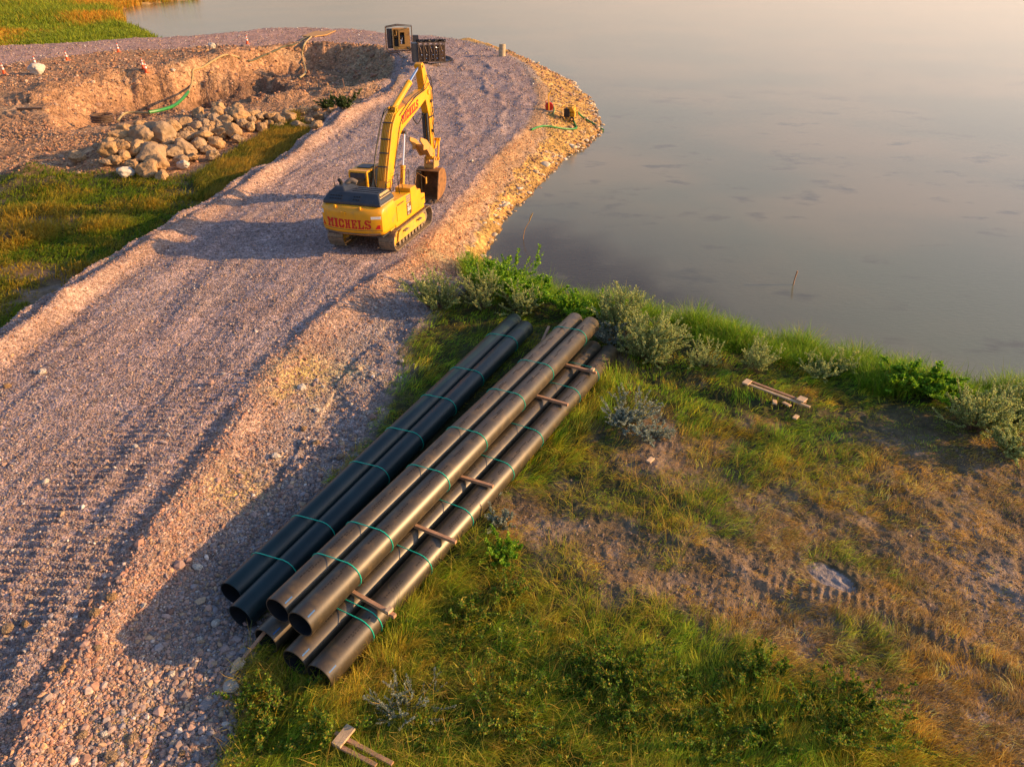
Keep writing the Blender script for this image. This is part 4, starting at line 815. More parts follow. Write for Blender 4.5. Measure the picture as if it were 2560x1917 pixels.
def strap_at(px, py, A, B_, u, z, idx, label, group):
    nn = np.array([u[1], -u[0]]); q = G(px, py, z+PR*.6)[:2]; s = (q-A)@u; c1 = A+u*s; c2 = c1+nn*((B_-A)@nn)
    r_ = PR+.012; pts = []; e = Vector((0, 0, 1)); h = Vector((nn[0], nn[1], 0)); tw = Vector((u[0], u[1], 0))
    p1, p2 = Vector((c1[0], c1[1], z)), Vector((c2[0], c2[1], z))
    for k in range(9): a = R(270-k*22.5); pts.append(p1+h*(r_*math.cos(a))+e*(r_*math.sin(a)))
    for k in range(9): a = R(90-k*22.5); pts.append(p2+h*(r_*math.cos(a))+e*(r_*math.sin(a))+tw*.05)
    pts.append(pts[0]); o = MB().tube(pts, .0125, 6, False).build('strap', M['strap'], None, 0, True); tag(o, label, 'strap', group)
nth = ['nearest', 'second nearest', 'third nearest', 'fourth', 'fifth', 'second farthest', 'farthest']
for k, (x, y) in enumerate([(629, 1385), (735, 1294), (891, 1163), (984, 1079), (1065, 995), (1138, 926), (1221, 840)]):
    strap_at(x, y, A1, A2, uL, zb, k, f'{nth[k]} green strap around the shaded pipe pair beside the gravel', 'green straps binding the pipe bundles')
for k, (x, y) in enumerate([(791, 1390), (878, 1312), (1031, 1170), (1129, 1075), (1232, 980), (1305, 907), (1390, 823)]):
    strap_at(x, y, T1, T2, uT, zt, k, f'{nth[k]} green strap around the two upper stacked pipes', 'green straps binding the pipe bundles')
nth8 = ['nearest', 'second nearest', 'third nearest', 'fourth', 'fifth', 'sixth', 'second farthest', 'farthest']
for k, (x, y) in enumerate([(874, 1536), (892, 1512), (1008, 1369), (1117, 1256), (1221, 1143), (1296, 1063), (1407, 964), (1452, 912)]):
    # left contact is hidden: use the middle of the pair
    nn = nB; q = G(x, y, zb+PR)[:2]-nB*.33; s = (q-B2)@uB; c1 = B2+uB*s
    pp = c1; r0 = None
    def go(c1=c1, k=k):
        c2 = c1+nB*.66; r_ = PR+.012; e = Vector((0, 0, 1)); h = Vector((nB[0], nB[1], 0)); pts = []
        p1, p2 = Vector((c1[0], c1[1], zb)), Vector((c2[0], c2[1], zb))
        for j in range(9): a = R(270-j*22.5); pts.append(p1+h*(r_*math.cos(a))+e*(r_*math.sin(a)))
        for j in range(9): a = R(90-j*22.5); pts.append(p2+h*(r_*math.cos(a))+e*(r_*math.sin(a)))
        pts.append(pts[0]); tag(MB().tube(pts, .0125, 6, False).build('strap', M['strap'], None, 0, True), f'{nth8[k]} green strap around the two lowest pipes next to the meadow grass', 'strap', 'green straps binding the pipe bundles')
    go()
# timbers between the layers
zt_ = ZG+2*PR+.045
def board(A, B_, w, h, name, mt, label, cat='board', group=None, zA=None, zB=None, blocks=()):
    A = Vector((A[0], A[1], zA if zA is not None else 0)); B_ = Vector((B_[0], B_[1], zB if zB is not None else 0)); d = B_-A; L_ = d.length
    mb = MB().box((0, 0, 0), (w, L_, h)); o = mb.build(name, mt, None, .006)
    o.location = (A+B_)/2; o.rotation_euler = d.to_track_quat('Y', 'Z').to_euler(); tag(o, label, cat, group)
    for (t, wd_, ln, hh_) in blocks: k_ = MB().box((0, (t-.5)*L_, h/2+hh_/2+.002), (ln, wd_, hh_)).build('wedge_block', M['woodp'], o, .004)
    return o
for k, (a_, b_, lab) in enumerate([((891, 1485), (988, 1540), 'nearest'), ((1053, 1320), (1140, 1355), 'second nearest'), ((1172, 1198), (1233, 1216), 'middle'), ((1360, 995), (1420, 1012), 'second farthest'), ((1430, 916), (1491, 932), 'farthest')]):
    q0, q1 = G(*a_, zt_)[:2], G(*b_, zt_)[:2]; d_ = unit(q0, q1); L0 = -1.3
    board(q0+d_*L0*.9, q1, .09, .084, 'timber', M['wood'], f'{lab} reddish timber sticking out between the pipe layers towards the meadow', 'timber', 'timbers laid between the pipe layers', zt_, zt_, blocks=[(.93, .10, .16, .08)] if k in (0, 4) else ())
q = G(1372, 826, .6)[:2]; board(q, q+np.array([-.55, -1.5]), .09, .08, 'board', M['wood'], 'sunlit orange board leaning against the far end of the upper pipes', 'board', None, .75, .25)
q = G(1305, 908, .4)[:2]; board(q, q+np.array([-.12, -.6]), .09, .08, 'board', M['wood'], 'short board end sticking up left of the upper pipes', 'board', None, .55, .2)
a_, b_ = G(645, 1602, -.05)[:2], G(603, 1652, -.2)[:2]; o = board(a_+(a_-b_)*.8, b_, .08, .04, 'stake', M['wood'], 'flat pointed wooden stake lying at the near end of the bottom pipe', 'stake', None, .1, -.2)
MB().prismz([(-.1, -.02), (.1, -.02), (.13, .12), (0, .34), (-.13, .12)], -.02, .02).build('blade', M['woodp'], o).location = (0, (a_-b_).dot(a_-b_)**.5*.9, 0)
# boards lying in the grass
zg_ = lambda x, y: at(x, y)
for a_, b_, mt, lab, bl in [((1862, 968), (2010, 1026), 'wood', 'long reddish board lying in the shore grass, on the lake side of its twin', [(.93, .25, .3, .05)]), ((1857, 976), (2020, 1038), 'woodp', 'long pale board lying in the shore grass, on the meadow side of its twin', [(.04, .2, .34, .05)]),
                            ((843, 1856), (985, 1935), 'wood', 'board crossed by a pale block in the grass at the bottom edge', [(.16, .2, .42, .05)]), ((838, 1883), (945, 1938), 'wood', 'reddish board lying in the grass below the crossed board', [])]:
    p_, q = at(*a_), at(*b_); board((p_.x, p_.y), (q.x, q.y), .075 if b_[1] < 1100 else .08, .05, 'board', M[mt], lab, 'board', 'boards dropped in the grass', p_.z+.29, q.z+.29, blocks=bl)
for (x, y) in [(1935, 1012), (1965, 1017), (1988, 1050), (1625, 1157)]: p_ = at(x, y, .1); o = MB().box((0, 0, 0), (.3, .14, .05)).build('wood_scrap', M['woodp'], None, .01); o.location = p_; o.rotation_euler = (.1, .1, rng.uniform(0, 3)); tag(o, 'small pale scrap of wood lying in the grass', 'wood scrap', 'wood scraps in the grass')

# ---------------------------------------------------------------- cones
def make_cone(p_):
    e = empty('traffic_cone', p_, rng.uniform(0, 3), None, 'traffic cone', 'traffic cones along the far side of the pit')
    MB().bb(-.24, .24, -.24, .24, 0, .05).build('base', M['orange'], e, .01)
    def ring(z0, z1, m, nm): r = lambda z: .185-.15*z/1.05; MB().tube([(0, 0, z0), (0, 0, z1)], [r(z0), r(z1)], 20).build(nm, m, e, 0, True)
    ring(.05, .42, M['orange'], 'cone_body'); ring(.42, .62, M['white'], 'reflective_band'); ring(.62, .74, M['orange'], 'cone_body'); ring(.74, .90, M['white'], 'reflective_band'); ring(.90, 1.06, M['orange'], 'cone_tip')
    return e
cl = ['leftmost orange traffic cone, at the edge of the picture', 'orange traffic cone standing behind the large white boulder', 'orange traffic cone on the sandy verge, right of the white boulder', 'orange traffic cone alone beside the gravel track above the deep pit wall', 'left one of two orange cones standing together on the pit rim', 'right one of two orange cones standing together on the pit rim', 'farthest orange traffic cone, near the bend of the gravel track']
for k, (x, y) in enumerate([(11, 185), (90, 166), (169, 152), (297, 131), (359, 173), (367, 182), (619, 111)]):
    c_ = make_cone(at(x, y)); c_['label'] = cl[k]; s_ = (at(x, y)-cam.location).length/100*1.0; c_.scale = (1.05, 1.05, 1.05) if k != 6 else (1.1, 1.1, 1.15)

# ---------------------------------------------------------------- boulders
def rock_mesh(seed, flat=.8, sub=3):
    import bmesh
    bm = bmesh.new(); bmesh.ops.create_icosphere(bm, subdivisions=sub+1 if sub == 3 else sub, radius=.5); r_ = random.Random(seed); pl = [(Vector((r_.gauss(0, 1), r_.gauss(0, 1), r_.gauss(0, 1))).normalized(), r_.uniform(.33, .45)) for _ in range(10)]
    from mathutils import noise as mn
    off = Vector((seed*7.3, seed*1.7, 0))
    for v in bm.verts:
        for nn, d_ in pl:
            k_ = v.co.dot(nn)-d_
            if k_ > 0: v.co -= nn*k_*.93
        v.co += v.co.normalized()*(.10*mn.noise(v.co*2.5+off)+.07*mn.noise(v.co*6+off)+.035*mn.noise(v.co*14+off)); v.co.z *= flat
    me = bpy.data.meshes.new('boulder'); bm.to_mesh(me); bm.free(); me.polygons.foreach_set('use_smooth', np.ones(len(me.polygons), bool)); return me
rockm = [mat('boulder_tan', (.42, .27, .135), .9, noise=((1.2, .65, 1.25), (7, .75, 1.2)), bump=(7, .12), dirt=(1.6, .52, (.26, .16, .085))), mat('boulder_grey', (.37, .265, .165), .9, noise=((1.2, .65, 1.25), (7, .75, 1.2)), bump=(7, .12), dirt=(1.6, .5, (.25, .16, .09))), mat('boulder_white', (.50, .46, .40), .85, noise=(2, .8, 1.15), bump=(6, .05))]
RM = []
for k in range(12): me = rock_mesh(k, .62+.03*(k % 6)); me.materials.append(rockm[0 if k < 7 else 1]); RM.append(me)
RW = []
for k in range(4): me = rock_mesh(40+k, .7); me.materials.append(rockm[2]); RW.append(me)
def rock(me, p_, s, label, name='boulder', group=None, lift=.28, cat=None):
    o = link(bpy.data.objects.new(name, me)); o.location = p_+Vector((0, 0, s*lift)); o.scale = (s*rng.uniform(.9, 1.2), s*rng.uniform(.8, 1.05), s*rng.uniform(.85, 1.1)); o.rotation_euler = (rng.uniform(-.35, .35), rng.uniform(-.35, .35), rng.uniform(0, 6.28))
    return tag(o, label, cat or name, group)
BL = [(1740, 855, 90), (1890, 885, 110), (1895, 930, 130), (1985, 920, 90), (1720, 900, 90), (1570, 900, 80), (1465, 985, 100), (1630, 990, 90), (1550, 1010, 100), (1720, 970, 100), (1995, 960, 80), (1925, 990, 90), (2090, 920, 70), (2160, 930, 90), (2110, 985, 55), (2145, 980, 55), (1840, 1050, 140), (1720, 1140, 110), (1620, 1090, 120), (1540, 1095, 80), (1455, 1090, 100), (1280, 1070, 190), (1145, 1100, 170), (1250, 1120, 70), (1000, 1040, 105), (960, 1100, 120), (1370, 1020, 110), (1130, 1000, 90), (1095, 1190, 130), (860, 1190, 120), (980, 1175, 120), (1215, 1240, 180), (1375, 1215, 120), (1465, 1190, 150), (1575, 1165, 120), (1645, 1200, 90), (1530, 1255, 90), (920, 1280, 90), (985, 1245, 90), (1060, 1310, 95), (1245, 1310, 140), (1180, 1350, 140), (1190, 1380, 90), (620, 1255, 110), (840, 1290, 75), (1440, 1280, 100), (1340, 1150, 110), (1690, 1240, 110), (2070, 1020, 90), (1990, 1010, 80), (1220, 1180, 90), (1110, 1040, 90), (1290, 1400, 90),
      (2225, 960, 90), (2290, 945, 110), (2350, 1000, 90), (2420, 1010, 70), (2210, 1010, 70), (1800, 960, 100), (1830, 900, 80), (1650, 1040, 90), (1390, 1090, 80), (1040, 1130, 80), (1300, 1200, 90), (1120, 1260, 80), (1400, 1130, 90), (1760, 1060, 110), (1880, 1110, 80), (1600, 940, 80), (1670, 940, 80), (2030, 900, 60)]
for k, (x, y, w_) in enumerate(BL):
    px, py = x/3.16, (y+w_*.25)/3.16; p_ = at(px, py); s = w_/3.16*(p_-cam.location).length/FPX*1.12
    lab = 'tan boulder in the heap of rounded rocks beside the pit'
    if k == 0: lab = 'roundest boulder crowning the top of the rock heap'
    if k == 21: lab = 'large elongated boulder on the left upper part of the rock heap'
    if k == 43: lab = 'lone grey boulder lying left of the rock heap'
    rock(RM[k % 12], p_, s, lab, 'boulder', 'heap of boulders beside the pit')
for _ in range(60):
    t = rng.random()*(len(PILE)-1); i = min(int(t), len(PILE)-2); q = PILE[i]+(PILE[i+1]-PILE[i])*(t-i)+rng.normal(0, 1.0, 2); s = rng.uniform(.5, 1.0)
    rock(RM[rng.integers(0, 12)], Vector((q[0], q[1], ht_(*q))), s, 'tan boulder in the heap of rounded rocks beside the pit', 'boulder', 'heap of boulders beside the pit', .3)
for (x, y, w_, lab) in [(776, 312, 26, 'round pale boulder at the right end of the heap, standing clear of the others'), (792, 322, 30, 'low grey boulder at the right tip of the heap near the road berm'), (738, 322, 26, 'leaning boulder near the right end of the heap'), (755, 324, 24, 'grey boulder between the leaning one and the tip of the heap')]:
    p_ = at(x, y); rock(RM[(x) % 12], p_, w_*(p_-cam.location).length/FPX, lab, 'boulder', 'heap of boulders beside the pit')
for (x, y, w_, lab) in [(1455/3.16, 1335/3.16, 32, 'whitish boulder lying in the green grass right below the heap'), (1000/3.16, 1400/3.16, 35, 'whitish oval boulder in the grass at the foot of the heap'), (95, 186, 33, 'large white boulder on the pit verge beside the traffic cone'), (531, 121, 17, 'white rock on the verge near the far gravel track'), (433, 181, 11, 'small white rock on the pit rim right of the two cones'), (1180, 405*1, 9, 'small pale stone on the road near the bank')]:
    p_ = at(x, y); rock(RW[int(x) % 4], p_, w_*(p_-cam.location).length/FPX, lab, 'boulder', None)
# pale stones along the waterline
SM = [me for me in (rock_mesh(60+k, .38, 2) for k in range(6))]
for k, me in enumerate(SM): me.materials.append(mat('bank_stone', [(.60, .50, .36), (.50, .38, .24), (.36, .24, .13), (.66, .60, .50), (.42, .28, .14), (.56, .44, .30)][k], .8, noise=(3, .8, 1.2)))
shore = [(1150, 130), (1180, 150), (1230, 175), (1262, 205), (1287, 235), (1300, 285), (1268, 315), (1215, 343), (1180, 385), (1125, 430), (1090, 480), (1062, 530), (1050, 575)]
sp = [D(*q, WZ) for q in shore]; nst = 0
cand = []
for i in range(len(sp)-1):
    L_ = np.linalg.norm(sp[i+1]-sp[i])
    for _ in range(int(L_*26)): t = rng.random(); q = sp[i]+(sp[i+1]-sp[i])*t+rng.normal(0, 1.1, 2); cand.append(q)
cand = np.array(cand); slv = smp(SLg, cand[:, 0], cand[:, 1]); cand = cand[(slv > -.25) & (slv < .75)]
rng.shuffle(cand)
for q in cand[:290]:
    s = float(np.clip(np.exp(rng.normal(-1.25, .4)), .15, .75)); rock(SM[rng.integers(0, 6)], Vector((q[0], q[1], max(ht_(*q), WZ-.05))), s, 'flat stone of the riprap along the lake edge of the sandy bank', 'stone', 'flat stones along the waterline', .1, 'stone')
# larger loose stones on the gravel
LS = [(265, 1300), (240, 1320), (358, 1315), (205, 1558), (270, 1562), (20, 1575), (300, 1640), (238, 1535), (480, 1125)] 
for (x, y) in [(280, 1497), (360, 1517), (238, 1535), (22, 1577), (66, 1565), (156, 1675), (205, 1840), (262, 1838), (280, 1895), (458, 1888), (245, 1622), (495, 1422), (580, 1720), (792, 1028), (791, 1110), (878, 1013), (755, 972), (808, 970), (845, 948), (852, 1145), (760, 1075), (925, 1165), (106, 932), (20, 968), (340, 1120), (115, 1205), (690, 1012), (1005, 905), (940, 772), (690, 1145), (1036, 716), (1180, 555), (430, 1690), (500, 1600), (330, 1850), (540, 1560)]:
    p_ = at(x, y); s = rng.uniform(.14, .3); rock(RW[rng.integers(0, 4)] if rng.random() < .5 else RM[rng.integers(0, 12)], p_, s, 'fist to head sized loose stone lying on the gravel', 'stone', 'larger loose stones on the gravel', .2, 'stone')

# ---------------------------------------------------------------- hoses, generator, pump and other gear
def ground_hose(pts, r, name, mt, label, dz=None, cat='hose', parent=None):
    P_ = [at(x, y)+Vector((0, 0, r+(dz or .02))) for x, y in pts]; o = MB().tube(smooth_path(P_, 6), r, 8).build(name, mt, parent, 0, True)
    return tag(o, label, cat) if not parent else o
z2 = lambda L_: [(x/3.16, y/3.16) for x, y in L_]; z3 = lambda L_: [(600+x/3.687, 20+y/3.687) for x, y in L_]; z4 = lambda L_: [(1150+x/4.424, 180+y/4.424) for x, y in L_]; z7 = lambda L_: [(940+x/6.506, 60+y/6.506) for x, y in L_]
e = empty('drain_hose', at(*z2([(1180, 905)])[0]), 0, 'long green and tan hose climbing out of the pit and over its rim', 'hose')
def kid(pts, r, mt, nm):
    P_ = [at(x, y)+Vector((0, 0, r+.03))-e.location for x, y in pts]; MB().tube(smooth_path(P_, 6), r, 8).build(nm, mt, e, 0, True)
kid(z2([(935, 965), (985, 910), (1060, 900), (1120, 903), (1180, 905)]), .10, M['tanhose'], 'hose_section'); kid(z2([(1180, 905), (1280, 885), (1380, 850), (1450, 790), (1490, 740)]), .16, M['green'], 'hose_section')
kid(z2([(1490, 740), (1515, 680), (1525, 620), (1530, 565), (1600, 545), (1690, 490), (1780, 445), (1870, 460), (1900, 475)]), .12, M['tanhose'], 'hose_section')
kid(z2([(1960, 492), (2000, 490), (2100, 445), (2212, 395)])+z3([(250, 440), (400, 370), (500, 350), (600, 290), (645, 275)]), .12, M['olive'], 'hose_section')
ground_hose(z3([(660, 275), (600, 340), (575, 420), (580, 490), (600, 560), (605, 605), (580, 635), (550, 655)]), .12, 'suction_hose', M['tanhose'], 'grey brown hose hanging down the slope from the steel mats into the pit')
c_ = at(815/3.16, 965/3.16); mb = MB()
for j in range(4):
    for k_ in range(3): pass
for j in range(5): mb.tube([c_+Vector(((.95-.06*(j % 2))*math.cos(t), (.95-.06*(j % 2))*math.sin(t), .1+j*.13)) for t in np.linspace(0, 6.283, 24)], .065, 6, False)
tag(mb.build('hose_coil', M['frame'], None, 0, True), 'coil of dark corrugated hose lying at the end of the pit', 'hose coil')
# steel mats
for k, (a_, b_, c2, d_) in enumerate([((570, 268), (690, 276), (800, 235), (700, 228)), ((695, 270), (800, 262), (885, 222), (800, 225))]):
    Q = [at(*z3([q])[0]) for q in (a_, b_, c2, d_)]; zc = max(q.z for q in Q)+.05; mb = MB().prismz([(q.x, q.y) for q in Q], 0, .10); o = mb.build('steel_mat', M['gen'], None); o.location.z = zc; tag(o, ['flat rusty steel mat on the berm, left one of two', 'flat rusty steel mat on the berm, right one of two'][k], 'steel mat', 'flat steel mats behind the pit')
# generator in a roll cage
p_ = at(986, 131); g_ = empty('generator', p_, R(8), 'tan engine generator inside a dark tubular cage on the far berm', 'generator'); sc_ = .93
MB().bb(-.1, 2.3, -.7, .7, .35, .75).build('skid_base', M['gen'], g_, .02)
bd = MB(); bd.bb(-.1, 2.3, -.72, .72, 2.9, 3.05); bd.bb(-.1, .05, -.72, -.6, .75, 2.9); bd.bb(2.12, 2.3, -.72, .72, .75, 2.9); bd.bb(-.1, .1, .5, .72, .75, 2.9); bd.bb(.68, .9, -.73, -.6, .75, 2.9); bd.bb(1.55, 2.119, -.73, -.62, .75, 2.9); bd.bb(.901, 1.549, -.73, -.6, .75, 1.05); bd.bb(.901, 1.549, -.73, -.6, 2.55, 2.9); bd.bb(-.1, 2.3, .6, .72, .76, 2.9)
gb = bd.build('housing', M['gen'], g_, .015)
mb = MB().bb(.15, 2.0, -.4, .4, .76, 1.7).cyl((.4, -.45, 2.0), (1.8, -.45, 2.0), .2).cyl((1.2, -.5, 1.3), (1.2, -.2, 1.3), .35).cyl((1.3, 0, 1.7), (1.3, 0, 2.6), .15); mb.build('engine', M['black'], g_)
mb = MB().cyl((1.05, -.62, 1.2), (1.3, -.55, 2.0), .05).bb(.95, 1.2, -.64, -.6, 1.5, 1.6).bb(1.0, 1.15, -.66, -.62, 1.1, 1.3); mb.build('engine_fitting', M['white'], gb)
mb = MB().tube(smooth_path([(.1, -.8, 2.2), (.45, -.8, 2.2), (.45, -.8, 2.85)], 2), .05); mb.build('door_handle', M['gen'], gb)
fr = MB()
for y in (-1.0, 1.0): fr.tube([(-1.0, y, 3.2), (-1.05, y, .5), (-.8, y, .06), (2.6, y, .06)], .065, 8); fr.tube([(-1.0, y, 3.2), (.6, y, 3.45), (2.6, y, 3.3), (2.6, y, .06)], .06, 8)
for a_ in ((-1.0, 3.2), (-1.05, 1.8), (-.8, .06), (2.6, .06), (2.6, 3.3), (.6, 3.45)): fr.cyl((a_[0], -1.0, a_[1]), (a_[0], 1.0, a_[1]), .06, 8)
fr.build('cage_frame', M['frame'], g_)
mb = MB().cyl((-.5, 0, .5), (-.5, 0, 3.0), .38, 20).cyl((-.45, -.45, .8), (-.45, -.45, 2.9), .2, 14); mb.build('tank', M['dark'], g_, 0, True)
MB().bb(2.7, 3.5, .0, .9, .1, 2.1).build('control_box', M['dark'], g_, .03); MB().tube([(1.8, -.9, .7), (2.2, -.95, .3), (2.6, -.8, .8)], .12).build('outlet_pipe', M['black'], g_)
g_.scale = (sc_, sc_, sc_)
# rack of hydraulic units
p_ = at(1047, 158); k_ = empty('equipment_rack', p_, R(12), 'dark steel rack of five bays with cables standing behind the excavator boom', 'equipment rack')
MB().bb(-.75, -.05, -.5, 1.3, .15, 2.3).build('side_cabinet', M['dark'], k_, .05)
mb = MB()
for j in range(6): x = .02+j*.66; mb.bb(x-.045, x+.045, -.55, -.45, .1, 2.3); mb.bb(x-.045, x+.045, 1.1, 1.2, .1, 2.3)
for z in (.12, 2.3): mb.bb(-.03, 3.37, -.56, -.44, z, z+.1); mb.bb(-.03, 3.37, 1.1, 1.2, z, z+.1)
for j in range(5): x = .35+j*.66; mb.tube([(x-.28, -.5, 2.25), (x+.05, -.5, 1.2), (x-.28, -.5, .2)], .03, 6); mb.tube([(x+.28, -.52, 2.28), (x-.1, -.52, 2.0)], .035, 6)
mb.build('rack_frame', M['steel'], k_)
MB().bb(.0, 3.35, -.3, 1.05, .2, 2.0).build('back_panel', M['frame'], k_)
mb = MB()
for j in range(5):
    x = .35+j*.66
    for i in range(4): mb.cyl((x+rng.uniform(-.15, .15), -.36, .5+i*.4), (x+rng.uniform(-.15, .15), -.5, .55+i*.42), .05, 8)
mb.build('valve', M['chrome'], k_)
mb = MB()
for j in range(14): x = .1+j*.25; a_ = rng.uniform(-.2, .2); mb.tube([Vector((x+.2*math.cos(t), .3+.35*math.sin(t)+a_, 2.5+.13*math.sin(2*t+j))) for t in np.linspace(0, 6.283, 14)], .07, 6, False)
mb.build('cable_coil', M['black'], k_)
k_.scale = (.92, .92, .92)
for j in range(4):
    pts = z7([(1020, 560), (1080+20*j, 530+12*j), (1180, 545+12*j), (1250-20*j, 590+5*j), (1180, 620), (1080, 640-8*j), (900+20*j, 655), (800, 650)]); ground_hose(pts, .05, 'cable', M['black'], 'dark cable looped on the gravel to the right of the equipment rack', cat='cable')['group'] = 'cables looped beside the rack'
ground_hose(z7([(350, 490), (400, 530), (450, 560), (500, 560), (540, 520)]), .045, 'cable', M['black'], 'dark cable sagging on the ground in front of the generator', cat='cable')
# concrete stub
p_ = at(*z7([(2050, 525)])[0]); mb = MB().tube([(0, 0, -.1), (0, 0, .1), (.05, 0, 1.3), (.05, 0, 1.42)], [.46, .44, .42, .40], 24); o = mb.build('post', M['conc'], None, .02, True); o.location = p_; tag(o, 'short thick pale post standing on the far lake edge of the berm', 'post')
# red drum with yellow handle
p_ = at(*z4([(985, 430)])[0]); r_ = empty('float_pump', p_, 0, 'round red drum with upright yellow handle standing on the sandy bank', 'pump')
MB().cyl((0, -.2, .36), (0, .2, .36), .36, 24).build('drum', M['redp'], r_, .04); MB().tube([(-.04, -.26, .1), (-.08, -.27, .9), (-.1, -.2, 1.35), (.05, -.1, 1.55), (.12, -.1, 1.7)], .05).build('handle', mat('hook_yellow', (.75, .40, .01), .5), r_); MB().bb(-.5, .3, -.6, .1, -.02, .04).build('base_plate', M['conc'], r_)
MB().tube([(-.25, .1, .2), (-.3, .1, .8)], .04).build('bracket', M['redp'], r_)
ground_hose(z4([(1010, 340), (1025, 370), (1040, 410), (1040, 450), (1025, 480)]), .045, 'garden_hose', M['green'], 'thin green hose curving on the bank beside the red drum')
# yellow trash pump
p_ = at(*z4([(1195, 535)])[0]); q_ = empty('water_pump', p_, R(-20), 'yellow framed engine pump with wheels on the sandy bank', 'pump')
ypm = mat('pump_yellow', (.68, .36, .02), .5, dirt=(3, .55, (.3, .2, .1)))
fr = MB()
for y in (-.5, .5):
    fr.tube([(-.5, y, .12), (-.5, y, 1.15), (.45, y, 1.15), (.7, y, .8), (.7, y, .12), (-.5, y, .12)], .04, 8)
for a_ in ((-.5, .12), (-.5, 1.15), (.45, 1.15), (.7, .8), (.7, .12)): fr.cyl((a_[0], -.5, a_[1]), (a_[0], .5, a_[1]), .04, 8)
fr.build('frame', ypm, q_); MB().bb(-.3, .2, -.4, .4, .3, 1.0).build('engine', M['black'], q_, .04); MB().bb(.0, .6, -.35, .35, .75, 1.08).build('fuel_tank', ypm, q_, .05); MB().cyl((.22, 0, .5), (.62, 0, .5), .22, 18).build('pump_housing', ypm, q_)
for x in (-.42, .5):
    w_ = MB().cyl((x, -.62, .2), (x, -.50, .2), .2, 20).build('wheel', M['black'], q_, .02); MB().cyl((x, -.64, .2), (x, -.625, .2), .09, 12).build('hub', M['chrome'], w_)
def hz(pts, r, mt, lab, first, nm='hose'):
    P_ = [at(x, y)+Vector((0, 0, r+.01)) for x, y in pts]; P_[0].z += first; P_[1].z += first*.3
    tag(MB().tube(smooth_path(P_, 6), r, 10).build(nm, mt, None, 0, True), lab, 'hose')
hz(z4([(1215, 470), (1240, 540), (1275, 600), (1285, 635), (1200, 645), (1080, 630), (950, 610), (860, 625), (790, 655)]), .075, M['green'], 'green hose snaking from the yellow pump back onto the gravel', .45)
hz(z4([(1285, 490), (1340, 515), (1400, 540), (1500, 600), (1560, 640), (1585, 655)]), .08, M['green'], 'dark green suction hose running from the yellow pump into the lake', .4)
# stakes
for (x, y, h, lab) in [(1982, 712, .95, 'broken wooden stake standing in the shallow lake water')]:
    p_ = G(x, y, WZ); o = MB().tube([(0, 0, -.5), (.03, .0, .3), (.08, 0, .7)], [.03, .03, .035], 6).build('stake', M['wood']); o.location = p_; tag(o, lab, 'stake')
for (x, y, h, lab) in [(862, 226, 1.1, 'thin wooden survey stake on the right slope of the pit'), (757, 226, .9, 'thin wooden survey stake near the pit floor'), (530, 268, 1.6, 'leaning wooden lath standing at the near pit edge'), (130, 310, .1, '')][:3]:
    p_ = at(x, y); o = MB().box((0, 0, h/2), (.09, .05, h)).build('stake', M['wood']); o.location = p_; o.rotation_euler = (0, rng.uniform(-.15, .1), 0); tag(o, lab, 'stake', 'wooden stakes in the pit')
p_ = at(160/3.16*1.5, 870/3.16); o = MB().box((0, 0, .1), (2.2, .25, .2)).build('beam', M['frame']); o.location = p_; o.rotation_euler = (0, 0, .1); tag(o, 'dark beam lying on the dug earth left of the pit', 'beam')
p_ = G(1307, 598, WZ); o = MB().tube(smooth_path([(0, 0, -.3), (.1, 0, .5), (.35, 0, 1.0), (.42, 0, 1.25)], 4), .016, 5).build('reed_stalk', M['gen']); o.location = p_; tag(o, 'single pale reed stalk rising from the dark shallows', 'reed')
MB_ = MB().tube(smooth_path([(.36, 0, 1.02), (.42, 0, 1.25), (.55, 0, 1.5)], 3), [.02, .035, .04, .045, .04, .03, .01], 6).build('seed_head', M['tanhose'], o)

